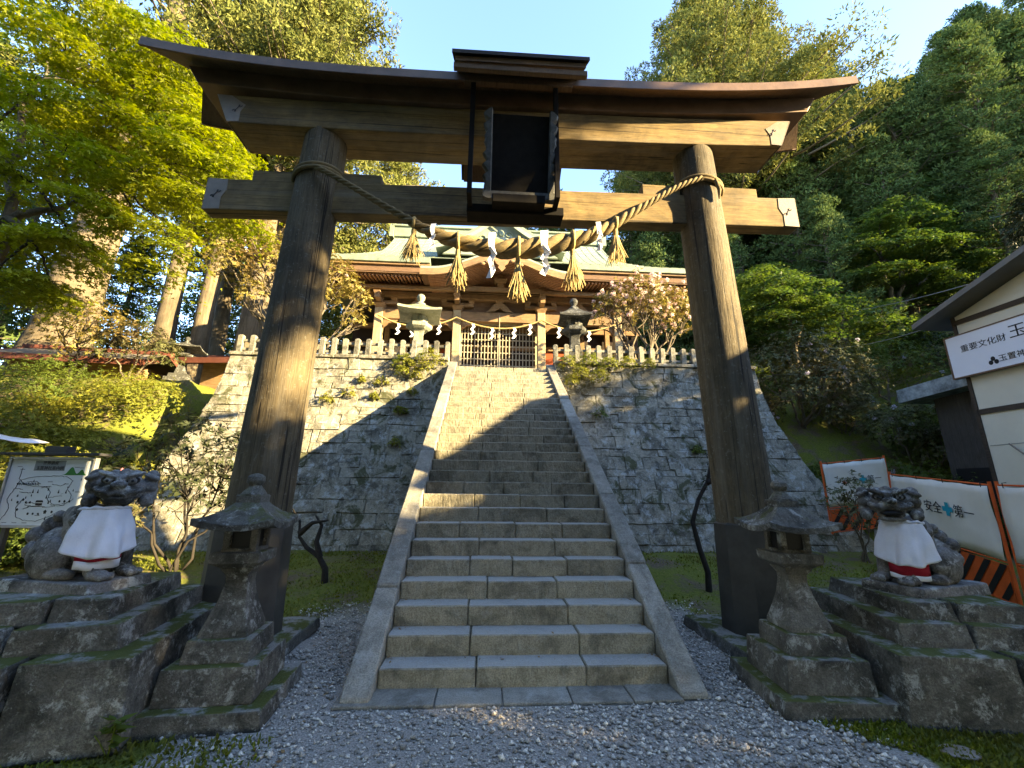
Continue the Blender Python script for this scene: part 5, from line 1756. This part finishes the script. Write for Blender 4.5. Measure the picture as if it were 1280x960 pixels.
def shrub(name, label, base, lobes, leafmat, lsize, nros, flower=None, nfl=0, cat='shrub', group=None, stems=5, twigmat='twig', k=7, aspect=.34, fsize=.05, spread=.95, trunk_r=.04):
    """bush: bent stems, twigs to every lobe, rosettes of leaves on an uneven shell; flower trusses if it blooms.
    lobes: (x, y, z, r) relative to the base"""
    t = thing(name, label, cat, base, 0, group)
    st = MB()
    w_ = np.array([l[3] ** 2 for l in lobes], float); w_ /= w_.sum()
    hubs = []
    for l in lobes:
        c = Vector(l[:3])
        p = limb(st, (random.uniform(-.08, .08), random.uniform(-.08, .08), -.1), c, trunk_r * (.6 + .5 * l[3]), trunk_r * .3, random.uniform(0, .15), 5, 7, .14)
        for q in range(stems):
            e = c + Vector(rnd_unit(1)[0]) * l[3] * .85
            e.z = max(e.z, .03)
            limb(st, p[random.randint(4, 6)], e, trunk_r * .32, .004, 0, 4, 5, .12)
    idx = rng.choice(len(lobes), nros, p=w_)
    LC = np.array([l[:3] for l in lobes], float); LR = np.array([l[3] for l in lobes], float)
    d = rnd_unit(nros); d[:, 2] = np.where(d[:, 2] < -.45, -d[:, 2], d[:, 2])
    bumpy = 1 + .22 * np.sin(d[:, 0] * 7 + idx) * np.sin(d[:, 1] * 6 + 2 * idx) + rng.normal(0, .10, nros)
    Rc = LC[idx] + d * (LR[idx] * bumpy * spread * rng.uniform(.62, 1.02, nros) ** .5)[:, None]
    ok = Rc[:, 2] > -.35
    Rc, d = Rc[ok], d[ok]
    n = len(Rc)
    P = np.repeat(Rc, k, 0); A = np.repeat(unit(d + np.array([0, 0, .7]) + rng.normal(0, .35, (n, 3))), k, 0)
    tg = unit(np.cross(A, rnd_unit(n * k))) + A * rng.uniform(-.15, .55, (n * k, 1))
    L = lsize * rng.uniform(.65, 1.2, n * k)
    leaves('foliage', P, A + rng.normal(0, .25, (n * k, 3)), tg, L, L * aspect, M[leafmat], t)
    st.build('stems', M[twigmat], t)
    if flower and nfl:
        f = rng.choice(n, min(nfl, n), replace=False)
        F = Rc[f] + d[f] * lsize * .5
        kk = 22
        dd = rnd_unit(len(F) * kk)
        P = np.repeat(F, kk, 0) + dd * fsize * .8
        leaves('blossoms', P, dd + rng.normal(0, .4, dd.shape), np.cross(dd, rnd_unit(len(dd))), fsize * rng.uniform(.7, 1.3, len(dd)), fsize * .9, M[flower], t)
    return t

# ---- the big maple reaching in from the left
jm = [((-11.6, 5.2, 5.2), None), ((-11.3, 5.0, 7.4), 0), ((-10.4, 5.0, 7.7), 1), ((-9.1, 5.0, 8.35), 2), ((-11.9, 5.0, 10.6), 1), ((-11.6, 5.0, 11.4), 4), ((-10.6, 5.2, 12.2), 5), ((-9.2, 5.2, 11.5), 5), ((-12.0, 5.2, 13.2), 5), ((-8.2, 4.8, 8.9), 3), ((-10.2, 4.6, 6.6), 1), ((-8.6, 5.4, 10.3), 7)]
pads = []
for (x, y, z, r_, tl_) in ((-12.4, 5.1, 13.2, 1.1, 0), (-11.2, 4.6, 13.4, 1.0, 0), (-10.3, 5.4, 13.2, 1.1, .2), (-9.2, 5.2, 12.9, 1.0, .4), (-8.7, 4.8, 12.2, .9, .6), (-11.8, 5.8, 12.2, 1.0, 0),
                           (-10.6, 4.4, 11.6, 1.0, .2), (-9.6, 5.6, 11.8, 1.1, .3), (-8.4, 5.3, 11.2, 1.0, .5), (-7.9, 4.9, 10.6, .8, .7), (-11.4, 4.7, 10.6, .9, .1), (-10.2, 5.2, 10.4, 1.0, .3),
                           (-9.2, 4.6, 10.1, .9, .4), (-8.3, 5.5, 10.0, 1.0, .5), (-7.4, 5.0, 9.9, .8, .7), (-7.7, 4.4, 9.2, .8, .6), (-6.75, 5.0, 9.2, .7, .8), (-6.35, 5.1, 8.75, .5, .9),
                           (-11.2, 5.4, 9.3, 1.0, .1), (-10.1, 4.6, 9.1, .9, .3), (-9.2, 5.5, 9.1, .9, .4), (-8.4, 4.5, 8.4, .9, .5), (-7.4, 5.2, 8.3, .8, .7), (-6.6, 5.5, 8.1, .6, .8),
                           (-10.8, 4.4, 8.2, .9, .2), (-9.6, 5.2, 8.0, .9, .3), (-8.9, 4.4, 7.5, .8, .5), (-8.0, 5.0, 7.4, .7, .6), (-11.3, 4.8, 7.0, 1.0, .2), (-10.2, 5.4, 7.0, .9, .3), (-9.4, 4.6, 6.7, .8, .4),
                           (-8.3, 5.2, 6.6, .6, .7), (-7.6, 5.0, 6.9, .5, .8), (-10.9, 4.8, 5.9, .9, .3), (-11.8, 5.6, 6.2, 1.0, .2), (-10.0, 5.0, 5.9, .7, .5),
                           (-12.9, 5.6, 11.6, 1.2, 0), (-12.7, 5.0, 9.4, 1.2, 0), (-12.9, 6.2, 8.0, 1.2, 0), (-10.0, 6.6, 12.6, 1.3, .2), (-8.6, 6.8, 11.8, 1.2, .4), (-11.2, 6.8, 11.0, 1.3, .1), (-9.6, 6.8, 9.8, 1.2, .3)):
    pads.append(((x, y, z), r_, tl_))
maple('maple_tree', 'large bright yellow green maple reaching in from the left edge over the torii beam end', (-11.7, 5.4, ground_h(-11.7, 5.4)), jm, pads, 'maple', .085, 1500, trunk_r=.26)

G = ground_h
# ---- maples on the right slope
jm = [((10.6, 9.6, 6.6), None), ((10.3, 9.2, 8.2), 0), ((11.2, 9.4, 8.3), 0)]
pads = [((x, y, z), r_, .5) for x, y, z, r_ in ((9.1, 9.0, 9.15, .7), (9.9, 8.8, 8.9, .8), (10.8, 9.0, 8.8, .8), (11.7, 9.1, 8.3, .7), (9.2, 8.7, 8.4, .7), (10.2, 8.6, 8.1, .8), (11.1, 8.8, 7.9, .8), (9.6, 8.8, 7.5, .7), (10.6, 8.8, 7.3, .7), (9.0, 9.2, 7.8, .6), (11.9, 9.4, 8.9, .5), (10.2, 9.8, 9.3, .8), (11.4, 10.0, 8.8, .8))]
maple('maple_tree', 'small fresh green maple lit at its top left beside the right torii pillar', (10.7, 9.8, ground_h(10.7, 9.8)), jm, pads, 'maple2', .085, 1700, trunk_r=.11)
jm = [((18.2, 12.6, 9.5), None), ((17.6, 12.2, 12), 0), ((19.0, 12.2, 12.6), 0), ((20.6, 12.2, 12), 0)]
pads = [((x, y, z), r_, .45) for x, y, z, r_ in ((17.6, 11.8, 13.8, 1.1), (18.8, 12, 14.9, 1.1), (20.0, 12, 14.2, 1.1), (21.3, 12.1, 13.5, 1.1), (22.1, 12.1, 12.7, .9), (16.7, 11.9, 12.7, 1.0), (18.0, 11.6, 12.6, 1.1), (19.4, 11.7, 12.7, 1.2), (20.8, 11.8, 11.9, 1.1), (17.3, 11.7, 11.4, 1.0), (18.7, 11.7, 11.2, 1.1), (20.0, 11.8, 10.8, 1.0), (18.4, 12.8, 13.6, 1.2), (20.4, 12.9, 12.9, 1.2), (16.4, 12.3, 11.3, .8))]
maple('maple_tree', 'wide layered green maple on the shaded slope above the hall roof', (18.4, 12.8, ground_h(18.4, 12.8)), jm, pads, 'maple2', .10, 1250, trunk_r=.16)
jm = [((15.4, 10.6, 6.5), None), ((15.0, 10.4, 8.4), 0)]
pads = [((x, y, z), r_, .4) for x, y, z, r_ in ((14.2, 10.2, 8.3, .9), (15.3, 10.2, 8.8, .9), (16.3, 10.4, 8.4, .9), (14.8, 10.0, 7.5, .9), (16.0, 10.2, 7.4, .9))]
maple('maple_tree', 'dark low maple in the gloom beneath the overhead cables', (15.4, 10.8, ground_h(15.4, 10.8)), jm, pads, 'maple2', .10, 1000, trunk_r=.10)

wide = [o for o in bpy.data.objects if o.get('label', '').startswith('wide layered green maple')][0]
for (x, y, s, rz, lb) in ((23.5, 15.2, 1.25, 2.0, 'mid green broad maple higher on the slope beyond the layered maple'), (14.6, 14.6, .95, 4.0, 'mid green maple rising behind the small fresh maple'), (27.5, 19.0, 1.5, 1.0, 'pale green broad crown high on the hillside below the ridge'), (20.8, 16.8, 1.1, 5.2, 'green maple crown between dark cedars above the layered maple')):
    dup(wide, (x, y, G(x, y)), rz, lb, s)

# ---- cedars on the left terrace
G = ground_h
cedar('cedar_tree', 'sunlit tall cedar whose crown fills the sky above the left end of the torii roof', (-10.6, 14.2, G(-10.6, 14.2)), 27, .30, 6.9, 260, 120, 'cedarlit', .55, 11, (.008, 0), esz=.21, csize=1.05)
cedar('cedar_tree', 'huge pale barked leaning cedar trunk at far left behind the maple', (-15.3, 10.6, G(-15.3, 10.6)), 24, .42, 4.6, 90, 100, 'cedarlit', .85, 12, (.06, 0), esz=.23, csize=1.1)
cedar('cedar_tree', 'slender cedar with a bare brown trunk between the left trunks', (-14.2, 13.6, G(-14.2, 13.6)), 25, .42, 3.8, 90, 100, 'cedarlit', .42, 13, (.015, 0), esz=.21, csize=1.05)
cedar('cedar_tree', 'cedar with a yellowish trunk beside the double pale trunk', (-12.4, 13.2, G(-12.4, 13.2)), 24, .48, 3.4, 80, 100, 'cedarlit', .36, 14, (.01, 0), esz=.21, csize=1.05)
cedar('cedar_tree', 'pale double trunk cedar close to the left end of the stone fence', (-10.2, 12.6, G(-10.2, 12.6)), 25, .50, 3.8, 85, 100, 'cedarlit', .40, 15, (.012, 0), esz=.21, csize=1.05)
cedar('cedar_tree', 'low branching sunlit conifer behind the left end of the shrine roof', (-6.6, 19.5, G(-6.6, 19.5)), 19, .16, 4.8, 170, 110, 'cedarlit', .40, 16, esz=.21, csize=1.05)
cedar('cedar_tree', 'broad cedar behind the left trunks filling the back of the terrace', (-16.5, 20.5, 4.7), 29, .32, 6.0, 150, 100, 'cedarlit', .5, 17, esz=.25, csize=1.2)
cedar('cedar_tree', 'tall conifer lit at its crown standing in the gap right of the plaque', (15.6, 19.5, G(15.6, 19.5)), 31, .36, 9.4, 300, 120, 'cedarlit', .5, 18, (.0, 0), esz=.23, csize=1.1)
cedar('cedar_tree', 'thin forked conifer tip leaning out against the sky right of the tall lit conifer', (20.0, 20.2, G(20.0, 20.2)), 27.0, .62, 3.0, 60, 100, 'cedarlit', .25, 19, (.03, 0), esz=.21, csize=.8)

# ---- dark conifers behind the shrine and up the right hillside
protos = []
for k, (h, rm, nb) in enumerate(((19, 4.2, 130), (16, 3.8, 115), (21, 4.6, 140))):
    protos.append((h, rm, nb))
DL = 'dark cedar among the shaded forest trees on the hillside right of the shrine'
GR = 'cedars on the shaded right hillside'
first = {}
spots = [(4.5, 24, 0, .95), (7.5, 22, 1, 1.0), (10.5, 24, 2, .9), (9.2, 18, 1, .8), (12.5, 17, 0, .75), (2.0, 27, 2, .85), (13.5, 22, 2, .95), (18, 24, 0, 1.05), (17.5, 16.5, 1, .85), (21, 18, 0, .95), (22.5, 23, 2, 1.05),
         (24, 15.5, 1, .9), (25.5, 19.5, 2, .84), (27.5, 24, 0, 1.1), (28.5, 16.5, 0, .74), (31, 20.5, 1, .92), (32, 27, 2, 1.1), (34, 17, 2, .95), (35.5, 22.5, 0, .84), (38, 27, 1, .92), (39, 19, 1, 1.1), (42, 24, 2, .86),
         (20.5, 13.8, 1, .7), (26, 12.8, 0, .75), (30.5, 13.2, 1, .85), (35, 13, 2, .9), (40, 14, 0, 1.0), (45, 19, 0, 1.2), (23, 28, 1, 1.1), (37, 33, 0, 1.2), (14.5, 28, 0, 1.1), (16, 13.2, 1, .55), (22.8, 11.2, 1, .55), (27.5, 10.4, 2, .5), (46, 28, 2, .8), (33, 10.5, 1, .7)]
for i, (x, y, k, s) in enumerate(spots):
    b = (x, y, G(x, y) - .2)
    if k not in first:
        h, rm, nb = protos[k]
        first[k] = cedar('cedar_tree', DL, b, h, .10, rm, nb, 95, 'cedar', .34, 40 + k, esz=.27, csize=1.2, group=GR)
        first[k].scale = (s, s, s)
    else:
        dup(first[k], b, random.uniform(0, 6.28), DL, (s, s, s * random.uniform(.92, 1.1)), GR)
# trees outside the picture, right behind the camera: they shade the foreground as in the photograph
SH = 'tall cedar behind the camera on the right whose crown shades the left of the torii'
sdw = [(18.5, -12.2, 2, .95), (12.6, -10.8, 1, .75), (22, -17, 0, 1.0), (15, -15.5, 2, .8)]
for i, (x, y, k, s) in enumerate(sdw):
    dup(first[k], (x, y, -.2), 1.3 * i, 'tall cedar standing behind the camera to the right', (s, s, s), 'cedars behind the camera')
for i, (x, y, k, s) in enumerate(((-18, -6, 0, .9), (-14, -12, 2, .9), (-9, -16, 1, 1.1), (-3, -18, 0, 1.0), (3, -17, 2, .95), (8, -14, 1, 1.0), (-20, 0, 1, 1.1), (-7, -22, 2, 1.2), (-13, -19, 0, 1.1), (12, -20, 0, 1.0), (-22, -12, 1, 1.2), (-5.5, -12, 1, .95), (0, -13, 0, .9), (4.5, -11, 1, .9), (-10.5, -11, 0, .85))):  # added ring of unseen cedars, cuts the sky light from behind
    dup(first[k], (x, y, -.2), 1.1 * i, 'unseen cedar added behind the camera to cut the sky light', (s * 1.15, s * 1.15, s * 1.15), 'added cedars behind the camera clearing')
for i, (x, y, k, s) in enumerate(((-23, 12, 0, .9), (-27, 19, 2, 1.0), (-21, 27, 1, 1.1), (-13, 29, 0, 1.0), (-8, 28, 1, .9), (-30, 8, 1, 1.0), (-18.5, 16.5, 1, .62), (-21, 7.5, 1, .7), (-3, 31, 2, .75))):
    dup(first[k], (x, y, 3.9), 1.7 * i, 'dark cedar in the shaded wood behind the pale trunks on the left', (s, s, s), 'dark cedars behind the left terrace')
cedar('cedar_tree', 'tall narrow crowned cedar behind the camera whose shade falls on the left of the torii', (14.0, -7.35, 0), 19.5, .54, 2.6, 120, 120, 'cedar', .4, 51, esz=.3, csize=1.1)
cedar('cedar_tree', 'second narrow crowned cedar behind the camera beside the first', (16.2, -9.2, 0), 20.5, .50, 2.7, 120, 120, 'cedar', .4, 52, esz=.3, csize=1.1)
random.seed(77)
for i, (x, y, h) in enumerate(((17.2, .3, 9.6), (17.4, 2.4, 9.8), (17.2, 4.4, 9.9), (18.2, 6.6, 11.5), (20.5, 8.2, 13), (24.5, 7.4, 17), (22, 5.6, 13.5), (27.5, 8.8, 19))):  # added evergreens that keep the right wall and slope in shade
    shrub('shade_evergreen', 'broad dark evergreen added behind the cream hall to shade the right wall', (x, y, 0), [(0, 0, h * .35, 1.6), (0, 0, h * .62, 1.6), (.1, .1, h - 1.3, 1.4), (0, .5, h * .5, 1.5)], 'dkleaf', .22, 2600, cat='tree', group='added evergreens behind the hall', stems=3, k=6)
for i, (x, y, h) in enumerate(((11.9, -3.35, 5.95), (12.3, -4.7, 6.0), (12.4, -6.3, 7.7), (12.7, -7.8, 7.6), (13.2, -9.4, 6.9), (13.6, -10.8, 6.8))):  # added unseen hedge, keeps sun off the lower steps
    shrub('shade_evergreen', 'unseen evergreen added beside the near end of the hall to shade the steps', (x, y, 0), [(0, 0, h * .3, 1.25), (0, 0, h * .62, 1.15), (.1, .45, h - 1.0, 1.0), (.1, -.45, h - 1.0, 1.0), (0, -.5, h * .45, 1.1)], 'dkleaf', .2, 4200, cat='tree', group='added evergreens behind the camera', stems=3, k=6)

# ---- flowering and plain shrubs
shrub('rhododendron', 'pink blossomed rhododendron tree on the terrace right of the shrine porch', (4.55, 8.35, 4.75), [(-.9, 0, 2.35, .75), (-.1, -.1, 2.95, .85), (.8, .1, 2.65, .85), (1.35, 0, 2.2, .7), (.2, -.35, 2.1, .8), (-.5, .3, 3.0, .6), (.7, .4, 3.1, .6), (1.3, .2, 2.9, .55), (-1.15, .1, 2.75, .45)], 'rhodo', .10, 1500, 'pink', 190, stems=9, twigmat='twig', fsize=.055, trunk_r=.06)
shrub('rhododendron', 'golden leaved rhododendron tree left of the shrine beside the left torii pillar', (-6.6, 9.4, 4.72), [(-1.1, 0, 3.9, .95), (-.1, 0, 4.4, .95), (.9, 0, 3.7, .85), (1.55, .1, 3.1, .65), (.3, -.2, 3.2, .8), (-1.6, .2, 4.7, .7), (1.7, .1, 2.35, .42), (-.6, .2, 5.1, .7), (-2.5, 0, 4.0, .85), (-3.1, .2, 4.9, .75), (-2.1, .1, 5.4, .85), (-1.6, -.1, 3.0, .6)], 'rhodo', .11, 3000, 'pink', 30, stems=9, fsize=.05, trunk_r=.075)
shrub('rhododendron', 'brown green rounded shrub in shade beside the top right corner of the wall', (9.6, 8.6, G(9.6, 8.6)), [(-1.2, -.6, 1.6, .85), (-.2, -.6, 2.1, .95), (.9, -.5, 1.9, .9), (1.7, -.4, 1.4, .8), (.3, -1.0, 1.1, .85), (-.9, -1.1, .8, .7)], 'rhodog', .09, 2300, 'mauve', 6, stems=8, fsize=.05)
shrub('azalea', 'dense green azalea bank right of the wall above the farthest fence sheet', (9.9, 6.4, G(9.9, 6.4)), [(-.7, .2, .9, .75), (.2, 0, 1.0, .8), (1.1, 0, .9, .8), (-.1, -.6, .4, .8), (-1.1, -.3, .3, .6)], 'azalea', .06, 2600, 'mauve', 6, stems=4, fsize=.05)
shrub('rhododendron', 'olive shrub with pale mauve flowers between the azalea bank and the hall', (11.9, 7.4, G(11.9, 7.4)), [(-.6, -.2, 1.3, .8), (.4, -.3, 1.5, .85), (1.3, -.4, 1.0, .8), (.2, -.8, .7, .8)], 'rhodog', .085, 1900, 'mauve', 24, stems=6, fsize=.055)
shrub('azalea', 'low dark green bush filling the foot of the hall wall behind the middle fence sheet', (12.0, 5.9, G(12.0, 5.9)), [(-1.4, 0, .8, .8), (-.5, .1, 1.0, .85), (.4, .2, .9, .8), (-1.0, -.5, .4, .7)], 'azalea', .06, 2300, None, 0, stems=4)
shrub('azalea', 'green bush climbing the slope under the wide maple', (13.6, 9.4, G(13.6, 9.4)), [(-1.0, -.2, 1.3, 1.0), (.3, 0, 1.5, 1.1), (1.5, 0, 1.2, 1.0)], 'azalea', .07, 2000, 'mauve', 5, stems=4)
shrub('rhododendron', 'thin leggy red budded shrub in front of the farthest fence sheet', (7.05, 4.35, G(7.05, 4.35)), [(-.35, 0, 1.15, .34), (.1, 0, 1.35, .36), (.35, 0, .95, .3), (-.1, -.1, .8, .34)], 'rhodog', .085, 170, 'redflower', 2, stems=8, fsize=.035, trunk_r=.025)
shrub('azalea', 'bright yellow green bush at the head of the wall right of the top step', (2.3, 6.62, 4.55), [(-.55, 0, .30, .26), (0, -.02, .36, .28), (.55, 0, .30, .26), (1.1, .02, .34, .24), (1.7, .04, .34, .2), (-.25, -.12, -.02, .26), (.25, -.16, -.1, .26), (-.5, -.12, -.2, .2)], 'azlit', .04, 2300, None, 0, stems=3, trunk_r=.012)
for (x, z, r_, nm) in ((-1.95, 4.78, .3, 'yellow green weeds spilling over the wall top just left of the top step'), (-2.6, 4.72, .22, 'small weeds on the wall coping in front of the pale green lantern')):
    shrub('weed', nm, (x, 6.72, z), [(0, 0, .12, r_), (r_ * .8, 0, .05, r_ * .7), (-r_ * .8, 0, .02, r_ * .7), (0, -.1, -.2, r_ * .8)], 'azlit', .05, 420, None, 0, cat='plant', stems=4, trunk_r=.01)
# weeds rooted in the joints of the walls
wr = random.Random(12)
for i in range(17):
    left = i < 12
    x = -wr.uniform(2.0, 6.0) if left else wr.uniform(2.4, 6.6)
    z = wr.uniform(2.6, 4.6) if left else wr.uniform(.9, 4.4)
    y = 6.8 - off(z) - .02
    r_ = wr.uniform(.08, .19)
    shrub('wall_weed', 'tuft of weeds rooted in the joints of the %s retaining wall' % ('sunlit left' if left else 'shaded right'), (x, y, z), [(0, -.05, .03, r_), (r_ * .7, -.05, -.04, r_ * .7), (-r_ * .7, -.06, -.02, r_ * .6)], 'azlit' if left else 'azalea', .06, 55, None, 0, cat='plant', group='weeds in the %s wall' % ('left' if left else 'right'), stems=2, trunk_r=.006, k=6)  # left tufts take the sunlit copy of the leaf colour

for (x, y, s, mt, lb) in ((8.4, 6.9, .7, 'azalea', 'small green bush right against the outer side of the right wall'), (10.9, 8.4, 1.0, 'rhodog', 'brownish bush filling the slope behind the olive shrub'), (9.3, 10.6, 1.1, 'azalea', 'green bush on the slope beside the small fresh maple'), (12.9, 7.6, 1.0, 'azalea', 'deep green bush close behind the timber shed'), (14.6, 8.0, 1.2, 'azalea', 'large green bush behind the timber shed roof'), (12.2, 10.4, 1.2, 'rhodog', 'grey green bush between the maples on the slope'), (16.6, 9.6, 1.3, 'dkleaf', 'dark bush in the deep shade below the wide maple'), (8.2, 9.2, .9, 'rhodog', 'bush at the end of the stone fence on the right terrace'), (11.0, 5.5, .8, 'azalea', 'low green bush between the fence sheets and the shed')):
    shrub('bush', lb, (x, y, G(x, y)), [(-.7 * s, .0, .5 * s, .7 * s), (0, -.1, .8 * s, .8 * s), (.75 * s, 0, .5 * s, .7 * s), (.2 * s, -.5 * s, .2 * s, .7 * s), (-.3 * s, .5 * s, .9 * s, .6 * s)], mt, .075, 1700, 'mauve' if mt == 'rhodog' else None, 8, stems=4, fsize=.05, trunk_r=.025)

# ---- the planted bank on the left
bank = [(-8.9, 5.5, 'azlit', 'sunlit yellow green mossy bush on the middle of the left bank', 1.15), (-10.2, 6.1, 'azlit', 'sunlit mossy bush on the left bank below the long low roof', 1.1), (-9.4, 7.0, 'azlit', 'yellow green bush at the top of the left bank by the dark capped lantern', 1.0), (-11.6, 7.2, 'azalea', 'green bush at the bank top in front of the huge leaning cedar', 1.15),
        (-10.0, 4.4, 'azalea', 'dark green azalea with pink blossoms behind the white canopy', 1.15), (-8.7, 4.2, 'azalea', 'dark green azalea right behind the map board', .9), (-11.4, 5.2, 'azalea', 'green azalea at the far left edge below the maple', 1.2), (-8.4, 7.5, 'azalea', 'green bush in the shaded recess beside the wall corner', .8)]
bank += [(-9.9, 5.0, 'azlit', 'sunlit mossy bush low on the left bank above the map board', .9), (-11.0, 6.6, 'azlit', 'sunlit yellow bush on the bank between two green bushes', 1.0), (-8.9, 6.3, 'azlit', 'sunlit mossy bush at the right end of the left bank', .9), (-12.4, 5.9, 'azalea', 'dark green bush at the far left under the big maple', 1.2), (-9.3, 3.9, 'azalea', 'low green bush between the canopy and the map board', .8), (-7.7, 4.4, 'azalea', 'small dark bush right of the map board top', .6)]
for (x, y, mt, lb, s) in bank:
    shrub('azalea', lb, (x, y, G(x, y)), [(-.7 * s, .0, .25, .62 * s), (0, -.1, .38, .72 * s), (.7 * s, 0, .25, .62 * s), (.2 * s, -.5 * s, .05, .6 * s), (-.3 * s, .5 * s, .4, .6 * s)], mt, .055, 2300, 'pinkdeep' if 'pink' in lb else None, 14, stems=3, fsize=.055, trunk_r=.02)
shrub('rhododendron', 'reddish brown leggy shrub beneath the maple at the bank top', (-12.6, 8.6, G(-12.6, 8.6)), [(-.6, 0, 1.5, .7), (.3, 0, 1.9, .75), (1.1, 0, 1.4, .65), (.4, -.3, .9, .6)], 'rhodo', .09, 700, None, 0, stems=8, trunk_r=.05, twigmat='twigdark')
shrub('rhododendron', 'dark leaved shrub in front of the low roofs on the bank top', (-10.9, 8.5, G(-10.9, 8.5)), [(-.6, 0, .9, .55), (.2, 0, 1.2, .6), (.9, 0, .8, .5)], 'rhodog', .08, 800, None, 0, stems=6, trunk_r=.04)
# sparse rhododendron with bare twisting branches in front of the left wall
shrub('rhododendron', 'straggly dark rhododendron with bare twisting branches behind the left lion', (-5.5, 3.9, G(-5.5, 3.9)), [(-.9, 0, 1.7, .55), (-.2, .1, 2.05, .6), (.6, 0, 1.75, .55), (.2, -.2, 1.2, .5), (-1.1, -.2, 1.1, .5), (.95, 0, 1.25, .42)], 'dkleaf', .10, 620, None, 0, stems=15, trunk_r=.03, twigmat='twigdark', spread=1.0)
shrub('azalea', 'small azalea with one pink and one orange flower beside the map board', (-6.15, 3.3, G(-6.15, 3.3)), [(-.3, 0, 1.35, .34), (.25, .1, 1.4, .34), (0, 0, .9, .4), (-.15, -.1, .5, .4)], 'rhodog', .07, 420, 'pinkdeep', 5, stems=6, trunk_r=.02, fsize=.06)

# ---- bare crooked stems and the small weed in front
def crooked(name, label, base, pts, r0, r1):
    t = thing(name, label, 'tree', base)
    m = MB()
    for pp in pts:
        m.tube(pp, [r0 + (r1 - r0) * i / (len(pp) - 1) for i in range(len(pp))], 8, wob=.12)
    m.build('trunk', M['twigdark'], t)
    return t
tc = crooked('bare_tree', 'thin crooked dark trunk bending in front of the right wall beside the pillar', (3.12, 2.9, .12), [[(0, 0, -.1), (.02, 0, .25), (-.08, 0, .6), (-.13, .05, 1.0), (.0, .05, 1.35), (.22, .1, 1.65), (.35, .1, 2.1)], [(.2, .1, 1.62), (.5, .05, 1.75), (.75, .1, 2.0)]], .05, .025)
tc2 = crooked('bare_tree', 'short gnarled dark stump with two curling branches between the left pillar and the steps', (-2.85, 3.35, .2), [[(0, 0, -.1), (-.02, 0, .15), (-.14, 0, .34), (-.34, 0, .46), (-.5, .05, .62), (-.52, .05, .86), (-.66, .05, 1.05)], [(-.12, 0, .32), (-.2, 0, .55), (-.16, .03, .8), (-.28, .05, .95)], [(-.5, .05, .68), (-.3, .0, .84), (-.05, .0, .88)]], .055, .012)
cl = [(.35, .1, 2.1, .3), (.7, .1, 2.0, .25), (.1, .1, 1.7, .2)]
def sprig(par, lobes, n, mat, sz):
    i = rng.choice(len(lobes), n)
    L = np.array(lobes)
    d = rnd_unit(n)
    leaves('foliage', L[i][:, :3] + d * (L[i][:, 3:] * rng.uniform(.3, 1, (n, 1))), d + np.array([0, 0, 1]), rnd_unit(n), sz * rng.uniform(.7, 1.2, n), sz * .4, M[mat], par)
sprig(tc, cl, 90, 'dkleaf', .07)
wd = thing('weed', 'single bright green leafy weed growing against the left lion pedestal', 'plant', (-2.62, -.78, 0))
m = MB(); m.tube([(0, 0, -.02), (.01, 0, .12), (.02, -.01, .2)], .006, 5); m.tube([(0, 0, 0), (-.06, 0, .08), (-.1, 0, .12)], .004, 5); m.build('stem', M['azalea'], wd)
k = 26
a = rng.uniform(0, 6.28, k); z = rng.choice([.08, .13, .17, .2], k)
leaves('foliage', np.stack([.01 + 0 * a, 0 * a, z], 1), np.stack([0 * a, 0 * a, 1 + 0 * a], 1) + rng.normal(0, .3, (k, 3)), np.stack([np.cos(a), np.sin(a), .1 + 0 * a], 1), .10 * rng.uniform(.7, 1.2, k), .045, M['maple2'], wd)
m = MB(); m.lathe([(.10, 0), (.105, .012), (.09, .018), (.0, .02)], 20, sx=1.1, sy=.8); tag(m.build('drain_cap', M['cap'], None, loc=(2.68, -.97, .004)), 'small round pale metal cap set in the moss at the bottom right', 'drain cap')

# fallen leaves and twiglets lying about: uncountable litter
n = 2600
x = np.concatenate([rng.uniform(-7, 7, n), rng.uniform(-1.2, 1.2, 500)]); y = np.concatenate([rng.uniform(-1.2, 5.3, n), np.zeros(500)])
z = np.array([ground_h(a, b) for a, b in zip(x, y)]) + .012
kk = np.arange(len(x)) >= n
st = rng.integers(0, NST, len(x))
y = np.where(kk, st * RUN + RUN - .02 - np.abs(rng.normal(0, .05, len(x))), y); z = np.where(kk, (st + 1) * RISE + .010, z)
x = np.where(kk & (rng.uniform(0, 1, len(x)) < .6), np.sign(x) * (1.2 - np.abs(rng.normal(0, .07, len(x)))), x)
ok = kk | ((np.abs(x) > 1.5) & ~((y < .6) & (np.abs(x) > 1.8) & (rng.uniform(0, 1, len(x)) < .3)))
x, y, z = x[ok], y[ok], z[ok]; n = len(x)
M['litter'] = leaf('fallen_leaf', (0.14, 0.075, 0.03), (0.30, 0.19, 0.08), (0.2, 0.14, 0.06), trans=.1)
Ls = rng.uniform(.02, .05, n)
tag(leaves('leaf_litter', np.stack([x, y, z], 1), np.stack([rng.normal(0, .3, n), rng.normal(0, .3, n), np.ones(n)], 1), rnd_unit(n), Ls, Ls * .5, M['litter']), 'brown fallen leaves scattered over the lawn and in the corners of the steps', 'leaf litter', kind='stuff')
